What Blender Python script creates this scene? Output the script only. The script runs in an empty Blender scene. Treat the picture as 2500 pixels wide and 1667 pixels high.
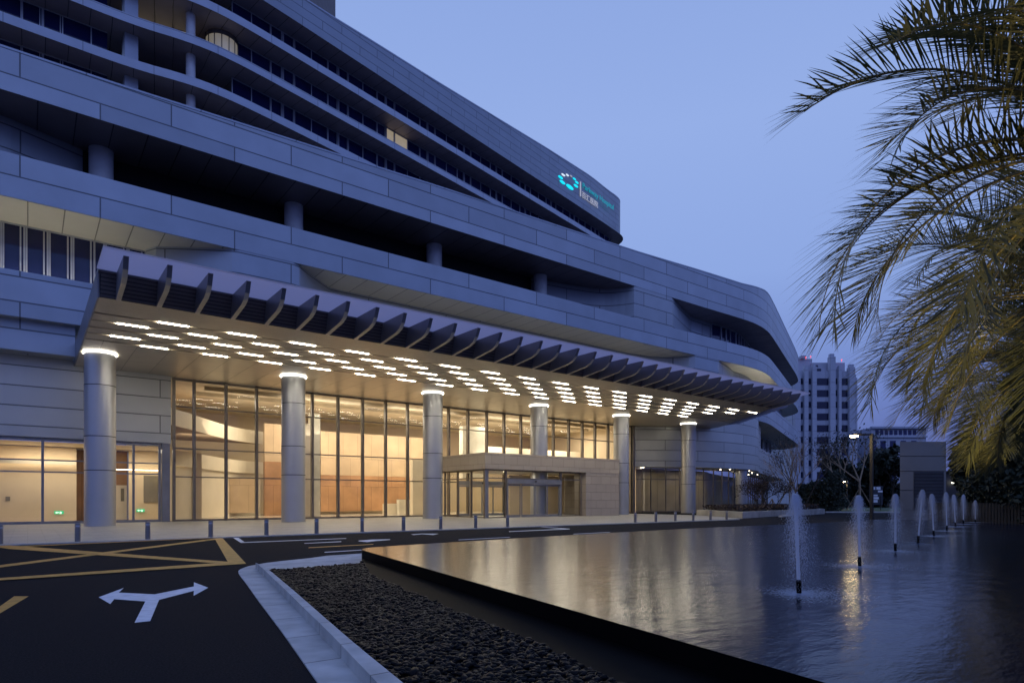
import bpy, math, random
from math import sin, cos, pi, radians, sqrt, atan2
from mathutils import Vector, Matrix
random.seed(7)
SC = bpy.context.scene
COL = SC.collection
# ---------------------------------------------------------------- camera
F, CX, HY, EYE = 1528.0, 1250.0, 1218.0, 1.33      # focal length and horizon measured in photo pixels
FU, FV, RU, RV = .6120, .7909, .7909, -.6120       # X runs along the facade, Y towards the building
cam = bpy.data.cameras.new('camera'); cam.sensor_width = 36; cam.lens = F/2500*36
cam.shift_y = (HY-833.5)/2500; cam.clip_start = .05; cam.clip_end = 3000
co = bpy.data.objects.new('camera', cam); COL.objects.link(co)
co.location = (0, 0, EYE); co.rotation_euler = (pi/2, 0, -atan2(FU, FV)); SC.camera = co
# ---------------------------------------------------------------- world (dusk sky) and the last of the sun
W = bpy.data.worlds.new('World'); SC.world = W; W.use_nodes = True
nt = W.node_tree; nt.nodes.clear()
def wn(t, **k):
    n = nt.nodes.new(t)
    for a, b in k.items(): setattr(n, a, b)
    return n
sky = wn('ShaderNodeTexSky', sky_type='NISHITA', sun_disc=False, sun_elevation=radians(1.5), sun_rotation=radians(200), ozone_density=4.0, dust_density=.4)
tc = wn('ShaderNodeTexCoord'); sx = wn('ShaderNodeSeparateXYZ'); rm = wn('ShaderNodeValToRGB')
nt.links.new(tc.outputs['Generated'], sx.inputs[0]); nt.links.new(sx.outputs['Z'], rm.inputs[0])
e = rm.color_ramp.elements
e[0].position = 0.0; e[0].color = (.075, .098, .30, 1)
e[1].position = 1.0; e[1].color = (.20, .31, .68, 1)
for p, c in ((.07, (.115, .155, .42, 1)), (.17, (.175, .255, .60, 1)), (.32, (.28, .405, .785, 1)), (.5, (.31, .44, .82, 1))):
    q = e.new(p); q.color = c
mx = wn('ShaderNodeMix', data_type='RGBA', blend_type='MIX'); mx.inputs[0].default_value = .97
bg = wn('ShaderNodeBackground'); bg.inputs[1].default_value = 1.0
hs = wn('ShaderNodeVectorMath', operation='SCALE'); hs.inputs['Scale'].default_value = .1
yr = wn('ShaderNodeMapRange'); yr.inputs[1].default_value = -.55; yr.inputs[2].default_value = .35; nt.links.new(sx.outputs['Y'], yr.inputs[0])
ty = wn('ShaderNodeMix', data_type='RGBA'); ty.inputs[6].default_value = (.84, .86, 1.06, 1); ty.inputs[7].default_value = (1, 1, 1, 1); nt.links.new(yr.outputs[0], ty.inputs[0])
ml = wn('ShaderNodeMix', data_type='RGBA', blend_type='MULTIPLY'); ml.inputs[0].default_value = 1; nt.links.new(rm.outputs[0], ml.inputs[6]); nt.links.new(ty.outputs[2], ml.inputs[7])
nt.links.new(sky.outputs[0], hs.inputs[0]); nt.links.new(hs.outputs[0], mx.inputs[6]); nt.links.new(ml.outputs[2], mx.inputs[7])
nt.links.new(mx.outputs[2], bg.inputs[0]); wo = wn('ShaderNodeOutputWorld'); nt.links.new(bg.outputs[0], wo.inputs[0])
sl = bpy.data.lights.new('sun', 'SUN'); sl.energy = .03; sl.angle = radians(40); sl.color = (.75, .8, 1)
so = bpy.data.objects.new('sun', sl); COL.objects.link(so); so.rotation_euler = (radians(50), 0, radians(-20))
SC.view_settings.view_transform = 'Standard'; SC.view_settings.look = 'None'; SC.view_settings.exposure = 0; SC.view_settings.gamma = 1
SC.cycles.max_bounces = 6; SC.cycles.diffuse_bounces = 3; SC.cycles.glossy_bounces = 3; SC.cycles.transparent_max_bounces = 16
SC.cycles.sample_clamp_indirect = 4; SC.cycles.use_denoising = True; SC.cycles.caustics_reflective = False; SC.cycles.caustics_refractive = False
# ---------------------------------------------------------------- measuring helpers
def tV(px, V): return V/(FV+RV*(px-CX)/F)
def onV(px, py, V):
    a = (px-CX)/F; t = tV(px, V); return t*(FU+RU*a), EYE+(HY-py)/F*t
def onG(px, py, z=0.0):
    a = (px-CX)/F; t = (EYE-z)*F/(py-HY); return t*(FU+RU*a), t*(FV+RV*a)
def onT(px, t):
    a = (px-CX)/F; return t*(FU+RU*a), t*(FV+RV*a)
class Path:
    def __init__(s, pts, n=0):
        for _ in range(n):                                   # Chaikin corner cutting
            q = [pts[0]]
            for a, b in zip(pts, pts[1:]):
                q += [(a[0]*.75+b[0]*.25, a[1]*.75+b[1]*.25), (a[0]*.25+b[0]*.75, a[1]*.25+b[1]*.75)]
            pts = q+[pts[-1]]
        s.p = pts; s.c = [0]
        for a, b in zip(pts, pts[1:]): s.c.append(s.c[-1]+math.hypot(b[0]-a[0], b[1]-a[1]))
        s.L = s.c[-1]
    def at(s, d, off=0.0):                                   # off > 0 goes into the building
        d = max(0, min(s.L, d)); i = 0
        lo, hi = 0, len(s.c)-2
        while lo < hi:
            m = (lo+hi+1)//2
            if s.c[m] <= d: lo = m
            else: hi = m-1
        i = lo; f = (d-s.c[i])/max(1e-9, s.c[i+1]-s.c[i])
        def nrm(j):
            a = s.p[max(0, j-1)]; b = s.p[min(len(s.p)-1, j+1)]
            x, y = b[0]-a[0], b[1]-a[1]; l = math.hypot(x, y); return -y/l, x/l
        n0, n1 = nrm(i), nrm(i+1); nx, ny = n0[0]*(1-f)+n1[0]*f, n0[1]*(1-f)+n1[1]*f
        return (s.p[i][0]*(1-f)+s.p[i+1][0]*f+nx*off, s.p[i][1]*(1-f)+s.p[i+1][1]*f+ny*off)
    def ang(s, d):
        a, b = s.at(d-.3), s.at(d+.3); return atan2(b[1]-a[1], b[0]-a[0])
    def hit(s, px, off=0.0):
        a = (px-CX)/F; du, dv = FU+RU*a, FV+RV*a
        def g(d):
            x, y = s.at(d, off); return x*dv-y*du
        prev = g(0); st = .5; d = 0
        while d < s.L:
            c = g(d+st)
            if prev < 0 <= c:
                lo, hi = d, d+st
                for _ in range(30):
                    m = (lo+hi)/2
                    if g(m) < 0: lo = m
                    else: hi = m
                return lo
            prev = c; d += st
        return s.L
    def sz(s, px, py):
        d = s.hit(px); x, y = s.at(d); t = x*FU+y*FV; return d, EYE+(HY-py)/F*t
def lerpf(pts):
    pts = sorted(pts)
    def f(x):
        if x <= pts[0][0]: return pts[0][1]
        for (a, b), (c, d) in zip(pts, pts[1:]):
            if x <= c: return b+(d-b)*(x-a)/max(1e-9, c-a)
        return pts[-1][1]
    return f
def smoothf(pts):
    pts = sorted(pts)
    def f(x):
        if x <= pts[0][0]: return pts[0][1]
        for (a, b), (c, d) in zip(pts, pts[1:]):
            if x <= c:
                q = (x-a)/max(1e-9, c-a); q = q*q*(3-2*q); return b+(d-b)*q
        return pts[-1][1]
    return f
# ---------------------------------------------------------------- materials
MATS = {}
def mat(name, col, rough=.5, metal=0, var=.12, vs=1.5, bump=0, bs=40, emit=None, es=0, spec=.5, brick=None, lines=None, coat=0, bval=.35, fac2=None, alpha=None):
    if name in MATS: return MATS[name]
    m = bpy.data.materials.new(name); m.use_nodes = True; n = m.node_tree; b = n.nodes['Principled BSDF']; L = n.links.new
    b.inputs['Roughness'].default_value = rough; b.inputs['Metallic'].default_value = metal
    b.inputs['Specular IOR Level'].default_value = spec; b.inputs['Coat Weight'].default_value = coat
    tc = n.nodes.new('ShaderNodeTexCoord'); no = n.nodes.new('ShaderNodeTexNoise'); no.inputs['Scale'].default_value = vs; no.inputs['Detail'].default_value = 5
    L(tc.outputs['Object'], no.inputs['Vector'])
    cr = n.nodes.new('ShaderNodeMapRange'); cr.inputs[1].default_value = .3; cr.inputs[2].default_value = .7; cr.inputs[3].default_value = 1-var; cr.inputs[4].default_value = 1+var
    L(no.outputs['Fac'], cr.inputs[0])
    vm = n.nodes.new('ShaderNodeVectorMath'); vm.operation = 'SCALE'; L(cr.outputs[0], vm.inputs['Scale'])
    vm.inputs[0].default_value = col[:3]
    hgt = None
    if brick:
        bw, bh, ms = brick[:3]; jit = brick[3] if len(brick) > 3 else .08; offs = brick[4] if len(brick) > 4 else .5
        bk = n.nodes.new('ShaderNodeTexBrick'); L(tc.outputs['UV'], bk.inputs['Vector'])
        bk.inputs['Scale'].default_value = 1; bk.inputs['Brick Width'].default_value = bw; bk.inputs['Row Height'].default_value = bh
        bk.inputs['Mortar Size'].default_value = ms; bk.inputs['Mortar Smooth'].default_value = .1; bk.offset = offs
        bk.inputs['Color1'].default_value = (*[c*(1-jit) for c in col[:3]], 1); bk.inputs['Color2'].default_value = (*[min(1, c*(1+jit)) for c in col[:3]], 1)
        bk.inputs['Mortar'].default_value = (*[c*bval for c in col[:3]], 1)
        L(bk.outputs['Color'], vm.inputs[0]); hgt = bk.outputs['Fac']
    L(vm.outputs[0], b.inputs['Base Color'])
    if bump or hgt:
        bp = n.nodes.new('ShaderNodeBump')
        if bump:
            n2 = n.nodes.new('ShaderNodeTexNoise'); n2.inputs['Scale'].default_value = bs; n2.inputs['Detail'].default_value = 4
            L(tc.outputs['Object'], n2.inputs['Vector']); L(n2.outputs['Fac'], bp.inputs['Height']); bp.inputs['Distance'].default_value = bump
        else:
            bp.invert = True; L(hgt, bp.inputs['Height']); bp.inputs['Distance'].default_value = .02
        L(bp.outputs[0], b.inputs['Normal'])
    if emit: b.inputs['Emission Color'].default_value = (*emit, 1); b.inputs['Emission Strength'].default_value = es
    MATS[name] = m; return m
def glassmat(name, tint=(1, 1, 1), refl=.05, rough=.02):
    m = bpy.data.materials.new(name); m.use_nodes = True; n = m.node_tree; n.nodes.clear(); L = n.links.new
    o = n.nodes.new('ShaderNodeOutputMaterial'); t = n.nodes.new('ShaderNodeBsdfTransparent'); t.inputs[0].default_value = (*tint, 1)
    g = n.nodes.new('ShaderNodeBsdfGlossy'); g.inputs['Roughness'].default_value = rough; mx = n.nodes.new('ShaderNodeMixShader')
    fr = n.nodes.new('ShaderNodeFresnel'); fr.inputs[0].default_value = 1.5; ad = n.nodes.new('ShaderNodeMath'); ad.operation = 'MULTIPLY'; ad.inputs[1].default_value = refl*20
    L(fr.outputs[0], ad.inputs[0]); L(ad.outputs[0], mx.inputs[0]); L(t.outputs[0], mx.inputs[1]); L(g.outputs[0], mx.inputs[2]); L(mx.outputs[0], o.inputs[0])
    MATS[name] = m; return m
PANEL = mat('panel_a', (.40, .44, .50), .42, .25, .07, .5, brick=(6.6, 1.22, .035, .12))
PANELF = mat('panel_fine', (.30, .34, .40), .42, .25, .06, .4, brick=(5.0, 1.0, .05, .05), bval=.6)
FASC = mat('fascia_metal', (.42, .46, .54), .45, .25, .06, .8, brick=(5.4, 3, .03, .02, 0), bval=.5)
CLAD = mat('cladding_low', (.50, .51, .50), .42, .25, .05, .5, brick=(7.2, 1.02, .03, .08))
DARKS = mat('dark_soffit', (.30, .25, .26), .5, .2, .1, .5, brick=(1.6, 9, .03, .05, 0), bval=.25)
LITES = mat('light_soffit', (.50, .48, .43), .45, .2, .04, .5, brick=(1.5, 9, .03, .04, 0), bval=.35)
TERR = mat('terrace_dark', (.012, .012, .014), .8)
SLAT = mat('slat_soffit', (.56, .51, .43), .45, .3, .05, 2, brick=(200, .11, .014, .02, 0), bval=.3)
SPAN = mat('soffit_panel', (.56, .51, .43), .36, .35, .05, .8, brick=(1.35, 3.4, .012, .03, 0), bval=.4)
SLATD = mat('slat_dark', (.17, .155, .16), .45, .3, .05, 2, brick=(200, .14, .018, .02, 0), bval=.3)
GROOVE = mat('groove', (.02, .018, .016), .6)
FIN = mat('fin_metal', (.23, .235, .27), .4, .5, .08, 1)
FINE_ = mat('fin_edge', (.60, .55, .45), .5, .2)
COLM = mat('column_metal', (.44, .45, .47), .36, .55, .03, 1)
COLW = mat('column_white', (.72, .73, .75), .5)
LAMP = mat('lamp_strip', (.9, .9, .85), .5, emit=(1, .90, .71), es=32)
RING = mat('lamp_ring', (.9, .9, .85), .5, emit=(1, .93, .80), es=14)
MULL = mat('mullion', (.19, .165, .14), .38, .5)
MULW = mat('mullion_white', (.45, .47, .52), .4, .3)
ALU = mat('aluminium_blue', (.22, .225, .25), .4, .4)
GL = glassmat('lobby_glass', (.96, .97, .95), .045)
DG = mat('dark_window_glass', (.012, .018, .085), .04, 0, .2, .3, spec=.45)
DG2 = mat('dim_window_glass', (.02, .028, .11), .05, 0, .2, .3)
LITW = mat('lit_window_glass', (.5, .45, .35), .2, 0, .3, .8, emit=(1, .82, .55), es=.26)
STONE = mat('portico_stone', (.36, .315, .27), .45, 0, .05, 1, brick=(1.1, .62, .012, .05), bval=.55)
CREAM = mat('cream_wall', (.62, .50, .34), .6, 0, .06, .7)
CREAM2 = mat('cream_parapet', (.68, .60, .46), .5, 0, .06, .7)
CEIL = mat('lobby_ceiling', (.66, .56, .42), .55)
WOOD = mat('wood_veneer', (.38, .205, .10), .4, 0, .22, .8, brick=(1.3, 2.4, .012, .12), bval=.5)
WOODL = mat('wood_light', (.50, .36, .22), .4, 0, .12, .6, brick=(1.3, 2.4, .01, .06), bval=.6)
MARB = mat('marble', (.62, .55, .44), .12, 0, .1, 1.3)
BROWN = mat('tan_underside', (.38, .27, .17), .5)
GREYI = mat('grey_art', (.18, .16, .12), .4)
ASPH = mat('asphalt', (.0135, .0140, .0170), .9, 0, .55, 55, bump=.008, bs=160, spec=.06)
PAVE = mat('paving', (.33, .315, .28), .5, 0, .12, 1.1, brick=(.9, .45, .008, .05), bval=.6)
CONC = mat('kerb_concrete', (.42, .42, .41), .75, 0, .16, 5, bump=.004, bs=60)
CONJ = mat('kerb_stone', (.42, .42, .41), .75, 0, .2, 3, brick=(100, 1.0, .010, .06, 0), bval=.45)
YEL = mat('yellow_paint', (.50, .25, .035), .65, 0, .25, 6, bump=.002, bs=150)
WHT = mat('white_paint', (.62, .63, .66), .65, 0, .15, 8, bump=.002, bs=150)
BLK = mat('black_granite', (.0025, .0025, .003), .6, spec=.03)
PEB = mat('black_pebble', (.0018, .0018, .003), .45, 0, .6, 14, spec=.10)
SOIL = mat('dark_bed', (.008, .008, .008), .9)
GRASS = mat('grass', (.05, .09, .025), .9, 0, .3, 3)
DTRUNK = mat('dark_bark', (.05, .04, .03), .9, 0, .3, 8, bump=.01, bs=30)
LBARK = mat('pale_bark', (.28, .21, .14), .85, 0, .3, 8)
LEAFD = mat('leaf_dark', (.020, .030, .018), .7, 0, .4, 2)
LEAFR = mat('leaf_bronze', (.035, .022, .018), .7, 0, .4, 2)
POSTM = mat('dark_post', (.02, .018, .016), .6, .2)
STEEL = mat('brushed_steel', (.20, .185, .175), .45, .15, .06, 6)
STB = mat('steel_band', (.85, .86, .88), .25, .6)
def frondmat():
    m = mat('palm_leaf', (.085, .088, .045), .5, 0, .45, 1.2)
    b = m.node_tree.nodes['Principled BSDF']; n = m.node_tree
    tr = n.nodes.new('ShaderNodeBsdfTranslucent'); tr.inputs[0].default_value = (.09, .095, .035, 1); mx = n.nodes.new('ShaderNodeMixShader'); mx.inputs[0].default_value = .3
    o = [x for x in n.nodes if x.type == 'OUTPUT_MATERIAL'][0]
    n.links.new(b.outputs[0], mx.inputs[1]); n.links.new(tr.outputs[0], mx.inputs[2]); n.links.new(mx.outputs[0], o.inputs[0]); return m
PALM = frondmat()
PRACH = mat('palm_rachis', (.16, .13, .05), .5)
def sheetmat():
    m = bpy.data.materials.new('frosted_roof_glass'); m.use_nodes = True; n = m.node_tree; b = n.nodes['Principled BSDF']
    b.inputs['Base Color'].default_value = (.45, .43, .45, 1); b.inputs['Roughness'].default_value = .35
    tr = n.nodes.new('ShaderNodeBsdfTranslucent'); tr.inputs[0].default_value = (.88, .81, .86, 1); mx = n.nodes.new('ShaderNodeMixShader'); mx.inputs[0].default_value = .75
    o = [x for x in n.nodes if x.type == 'OUTPUT_MATERIAL'][0]
    n.links.new(b.outputs[0], mx.inputs[1]); n.links.new(tr.outputs[0], mx.inputs[2]); n.links.new(mx.outputs[0], o.inputs[0]); return m
SHEET = sheetmat()
def watermat():
    m = bpy.data.materials.new('pool_water_mat'); m.use_nodes = True; n = m.node_tree; b = n.nodes['Principled BSDF']; L = n.links.new
    b.inputs['Base Color'].default_value = (.004, .006, .018, 1); b.inputs['Roughness'].default_value = .16; b.inputs['IOR'].default_value = 1.33
    tc = n.nodes.new('ShaderNodeTexCoord'); mp = n.nodes.new('ShaderNodeMapping'); mp.inputs['Rotation'].default_value = (0, 0, radians(-38)); mp.inputs['Scale'].default_value = (.8, 2.0, 1)
    L(tc.outputs['Object'], mp.inputs[0])
    a = n.nodes.new('ShaderNodeTexNoise'); a.inputs['Scale'].default_value = 3.2; a.inputs['Detail'].default_value = 4; a.inputs['Roughness'].default_value = .6
    L(mp.outputs[0], a.inputs['Vector'])
    c = n.nodes.new('ShaderNodeTexNoise'); c.inputs['Scale'].default_value = .7; c.inputs['Detail'].default_value = 2; L(tc.outputs['Object'], c.inputs['Vector'])
    ad = n.nodes.new('ShaderNodeMath'); ad.operation = 'MULTIPLY_ADD'; ad.inputs[1].default_value = 1.2; L(c.outputs[0], ad.inputs[0]); L(a.outputs[0], ad.inputs[2])
    bp = n.nodes.new('ShaderNodeBump'); bp.inputs['Distance'].default_value = .010; bp.inputs['Strength'].default_value = .8; L(ad.outputs[0], bp.inputs['Height']); L(bp.outputs[0], b.inputs['Normal'])
    return m
WATER = watermat()
def spraymat():
    m = bpy.data.materials.new('spray_water'); m.use_nodes = True; n = m.node_tree; b = n.nodes['Principled BSDF']
    b.inputs['Base Color'].default_value = (.75, .8, .92, 1); b.inputs['Roughness'].default_value = .25
    tr = n.nodes.new('ShaderNodeBsdfTransparent'); tl = n.nodes.new('ShaderNodeBsdfTranslucent'); tl.inputs[0].default_value = (.8, .85, .95, 1)
    m1 = n.nodes.new('ShaderNodeMixShader'); m1.inputs[0].default_value = .5; m2 = n.nodes.new('ShaderNodeMixShader'); m2.inputs[0].default_value = .35
    o = [x for x in n.nodes if x.type == 'OUTPUT_MATERIAL'][0]; L = n.links.new
    L(b.outputs[0], m1.inputs[1]); L(tl.outputs[0], m1.inputs[2]); L(m1.outputs[0], m2.inputs[1]); L(tr.outputs[0], m2.inputs[2]); L(m2.outputs[0], o.inputs[0]); return m
SPRAY = spraymat()
# ---------------------------------------------------------------- object helpers
ORG = {}
def tag(o, label=None, cat=None, group=None, kind=None):
    if label: o['label'] = label
    if cat: o['category'] = cat
    if group: o['group'] = group
    if kind: o['kind'] = kind
    return o
def thing(name, loc, label, cat, group=None):
    o = bpy.data.objects.new(name, None); COL.objects.link(o); o.location = loc; o.empty_display_size = .2
    ORG[o.name] = Vector(loc); return tag(o, label, cat, group)
class MB:
    def __init__(s): s.v = []; s.f = []; s.uv = []; s.mi = []; s.sm = []; s.cur = 0; s.smooth = False
    def poly(s, pts, uv=None):
        i = len(s.v); s.v += [tuple(p) for p in pts]; s.f.append(tuple(range(i, i+len(pts)))); s.uv.append(uv or [(p[0], p[1]) for p in pts]); s.mi.append(s.cur); s.sm.append(s.smooth); return s
    def box(s, x0, x1, y0, y1, z0, z1):
        return s.hexa([(x0, y0), (x1, y0), (x1, y1), (x0, y1)], z0, z1)
    def hexa(s, q, z0, z1, z1b=None):                        # prism over a counter-clockwise plan polygon
        n = len(q); a = [(p[0], p[1], z0) for p in q]; b = [(p[0], p[1], z1) for p in q]
        s.poly(a[::-1]); s.poly(b); d = 0
        for i in range(n):
            j = (i+1) % n; l = math.hypot(q[j][0]-q[i][0], q[j][1]-q[i][1])
            s.poly([a[i], a[j], b[j], b[i]], [(d, z0), (d+l, z0), (d+l, z1), (d, z1)]); d += l
        return s
    def bar(s, p, q, w, h=None, up=(0, 0, 1)):
        p, q = Vector(p), Vector(q); h = h or w; d = (q-p).normalized(); u = Vector(up)
        if abs(d.dot(u)) > .98: u = Vector((1, 0, 0))
        r = d.cross(u).normalized()*(w/2); u = r.cross(d).normalized()*(h/2)
        c = [(-1, -1), (1, -1), (1, 1), (-1, 1)]
        A = [p+r*a+u*b for a, b in c]; B = [q+r*a+u*b for a, b in c]
        s.poly(A); s.poly(B[::-1])
        for i in range(4): j = (i+1) % 4; s.poly([A[j], A[i], B[i], B[j]])
        return s
    def cyl(s, p, q, r0, r1=None, n=10, caps=True):
        p, q = Vector(p), Vector(q); r1 = r0 if r1 is None else r1; d = (q-p).normalized(); u = Vector((0, 0, 1)) if abs(d.z) < .95 else Vector((1, 0, 0))
        a = d.cross(u).normalized(); b = d.cross(a)
        A = [p+(a*cos(2*pi*k/n)+b*sin(2*pi*k/n))*r0 for k in range(n)]; B = [q+(a*cos(2*pi*k/n)+b*sin(2*pi*k/n))*r1 for k in range(n)]
        o = s.smooth; s.smooth = True; i0 = len(s.v); s.v += [tuple(x) for x in A+B]
        for k in range(n):
            j = (k+1) % n; s.f.append((i0+k, i0+j, i0+n+j, i0+n+k)); s.uv.append([(k/n, 0), ((k+1)/n, 0), ((k+1)/n, 1), (k/n, 1)]); s.mi.append(s.cur); s.sm.append(True)
        s.smooth = False
        if caps: s.poly(A[::-1]); s.poly(B)
        s.smooth = o; return s
    def lathe(s, c, prof, n=24):
        for m in range(len(prof)-1):
            i0 = len(s.v)
            for r, z in prof[m:m+2]: s.v += [(c[0]+r*cos(2*pi*k/n), c[1]+r*sin(2*pi*k/n), c[2]+z) for k in range(n)]
            for k in range(n):
                j = (k+1) % n; s.f.append((i0+k, i0+j, i0+n+j, i0+n+k)); s.uv.append([(0, 0)]*4); s.mi.append(s.cur); s.sm.append(True)
        return s
    def build(s, name, mats, parent=None):
        if not isinstance(mats, (list, tuple)): mats = [mats]
        o0 = Vector((0, 0, 0))
        if parent is not None: o0 = ORG[parent.name]
        me = bpy.data.meshes.new(name); me.from_pydata([(v[0]-o0.x, v[1]-o0.y, v[2]-o0.z) for v in s.v], [], s.f)
        ul = me.uv_layers.new(name='UVMap'); ul.data.foreach_set('uv', [c for f in s.uv for p in f for c in p])
        me.polygons.foreach_set('material_index', s.mi); me.polygons.foreach_set('use_smooth', s.sm)
        for m in mats: me.materials.append(m)
        o = bpy.data.objects.new(name, me); COL.objects.link(o)
        if parent is not None: o.parent = parent; ORG[o.name] = o0
        else: ORG[o.name] = Vector((0, 0, 0))
        return o
def copy_tree(o, parent=None):
    c = o.copy(); COL.objects.link(c); c.parent = parent
    for ch in list(o.children): copy_tree(ch, c)
    return c
def frange(a, b, st):
    n = max(1, int(math.ceil((b-a)/st))); return [a+(b-a)*i/n for i in range(n+1)]
def wall(mb, P, s0, s1, zl, zh, off=0.0, st=1.2, flip=False):
    ff = lambda q: q if callable(q) else (lambda x: q)
    zl, zh, off = ff(zl), ff(zh), ff(off)
    ds = frange(s0, s1, st); pr = None
    for d in ds:
        x, y = P.at(d, off(d)); cur = (x, y, zl(d), zh(d), d)
        if pr: mb.poly([(pr[0], pr[1], pr[2]), (x, y, cur[2]), (x, y, cur[3]), (pr[0], pr[1], pr[3])], [(pr[4], pr[2]), (d, cur[2]), (d, cur[3]), (pr[4], pr[3])])
        pr = cur
def soff(mb, P, s0, s1, z, o0, o1, st=1.2, down=True):
    ff = lambda q: q if callable(q) else (lambda x: q)
    z, o0, o1 = ff(z), ff(o0), ff(o1); pr = None
    for d in frange(s0, s1, st):
        a = P.at(d, o0(d)); b = P.at(d, o1(d)); cur = ((a[0], a[1], z(d)), (b[0], b[1], z(d)), d, o0(d), o1(d))
        if pr:
            q = [pr[0], pr[1], cur[1], cur[0]]; uv = [(pr[2], pr[3]), (pr[2], pr[4]), (d, cur[4]), (d, cur[3])]
            if not down: q, uv = q[::-1], uv[::-1]
            mb.poly(q, uv)
        pr = cur
def slab(P, s0, s1, zl, zh, o0, o1, st=1.2):
    mb = MB(); wall(mb, P, s0, s1, zl, zh, o0, st); soff(mb, P, s0, s1, zh, o0, o1, st, False); soff(mb, P, s0, s1, zl, o0, o1, st, True); return mb
# ================================================================ GROUND
def sheet(name, pts, z, m, kind='structure', th=None):
    mb = MB(); mb.hexa([(p[0], p[1]) for p in pts], z-(th or .02), z) if th else mb.poly([(p[0], p[1], z) for p in pts])
    return tag(mb.build(name, m), kind=kind)
sheet('ground', [(-600, -300), (1200, -300), (1200, 1200), (-600, 1200)], -.03, mat('far_ground', (.03, .035, .03), .9))
sheet('road', [(-60, -25), (220, -25), (220, 60), (-60, 60)], 0, ASPH)
KV = 23.15
pv = [(-60, KV), (34, KV+.15), (36.6, 23.6), (38.2, 23.9), (43, 31.0), (43, 60), (-60, 60)]
sheet('pavement', pv, .03, PAVE, th=.06)
kb = MB(); kb.box(-60, 36.4, KV-.16, KV-.002, -.02, .034); tag(kb.build('kerb', CONC), kind='structure')
# road markings
def mark(name, polys, m, z):
    mb = MB()
    for k, p in enumerate(polys):
        q = [onG(*v) for v in p]
        A = sum(q[i][0]*q[(i+1) % len(q)][1]-q[(i+1) % len(q)][0]*q[i][1] for i in range(len(q)))
        if A < 0: q = q[::-1]
        mb.poly([(x, y, z+.004*k*(name == 'junction_box_marking')) for x, y in q])
    return tag(mb.build(name, m), kind='structure')
def z3(x, y): return (x*.3935, 1050+y*.3935)
def zb(x, y): return (500+x*.3401, 1250+y*.3401)
def zp(x, y): return (1060+x*.2126, 1080+y*.2126)
mark('junction_box_marking', [[z3(1330, 668), z3(1380, 668), z3(1528, 828), z3(1418, 824)],
    [z3(-60, 845), z3(-60, 860), z3(1338, 679), z3(1334, 671)], [z3(-160, 711), z3(60, 738), z3(1380, 829), z3(1418, 818), z3(150, 722), z3(-60, 706)],
    [z3(-60, 925), z3(-60, 940), z3(1528, 831), z3(1420, 821)], [z3(-60, 730), z3(-60, 735), z3(1330, 671), z3(1330, 668.5)]], YEL, .004)
mark('lane_edge_marking', [[z3(-60, 1135), z3(-60, 1172), z3(178, 1030), z3(88, 1030)]], YEL, .004)
mark('turn_arrow_marking', [[z3(*p) for p in ((612, 1036), (768, 978), (737, 1007), (960, 1018), (1203, 969), (1203, 943), (1292, 977), (1201, 1027), (1203, 996), (987, 1052), (932, 1184), (835, 1194), (902, 1062), (709, 1048), (684, 1078))]], WHT, .004)
mark('lane_line_marking', [[z3(1445, 666), z3(1480, 666), z3(1522, 697), z3(1495, 698)], [z3(1505, 694), z3(1505, 698), z3(2148, 672), z3(2148, 669)],
    [zb(715, 222), zb(715, 225), zb(980, 213), zb(980, 208)], [zb(1110, 203), zb(1100, 207), zb(1165, 214), zb(1230, 206), zb(1330, 198), zb(1330, 194), zb(1200, 196)],
    [zb(860, 285), zb(860, 290), zb(1125, 273), zb(1125, 269)], [zp(860, 1018), zp(860, 1024), zp(1560, 994), zp(1555, 989), zp(1150, 958), zp(1150, 962), zp(1480, 990)],
    [zp(280, 1114), zp(280, 1119), zp(870, 1088), zp(870, 1084)], [zp(1600, 1048), zp(1600, 1053), zp(2020, 1030), zp(2020, 1026)], [zb(1480, 158), zb(1500, 163), zb(1560, 157), zb(1640, 163), zb(1680, 154), zb(1560, 153)]], WHT, .004)
mark('centre_line_marking', [[zb(745, 252), zb(745, 257), zb(1210, 232), zb(1210, 228)]], YEL, .004)
# gutter and kerb round the gravel bed
OUT = [(777, 1667), (690.5, 1544), (632.6, 1467.7), (600, 1422), (583, 1400), (581, 1394), (588, 1387.5), (612, 1380), (653, 1373), (705, 1367), (758.5, 1361.5), (796, 1356), (883.6, 1350.5)]
outw = [onG(*p, .01) for p in OUT]
kin = [onG(*p, .12) for p in ((986, 1667), (874, 1576.5), (799, 1512), (720, 1443), (664, 1396), (650, 1385.5), (655, 1383.8), (700, 1381), (758, 1376.5), (883.6, 1366.7))]
kou = [onG(*p, .0) for p in ((884, 1667), (809.5, 1581.6), (750, 1518), (690.5, 1454), (640, 1402), (624, 1388))]
def ext(a, b, d):
    l = math.hypot(b[0]-a[0], b[1]-a[1]); return (b[0]+(b[0]-a[0])/l*d, b[1]+(b[1]-a[1])/l*d)
o_near = ext(outw[1], outw[0], 6); k_near = ext(kin[1], kin[0], 6); ko_near = ext(kou[1], kou[0], 6)
mb = MB(); poly = [o_near]+outw+[kin[-1]]+kin[::-1][1:]+[k_near]
ga = [o_near]+outw; gb = [k_near]+kin
def rs(pl, n):
    P = Path(pl); return [P.at(P.L*i/n) for i in range(n+1)]
A_, B_ = rs(ga, 60), rs(gb, 60)
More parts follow.
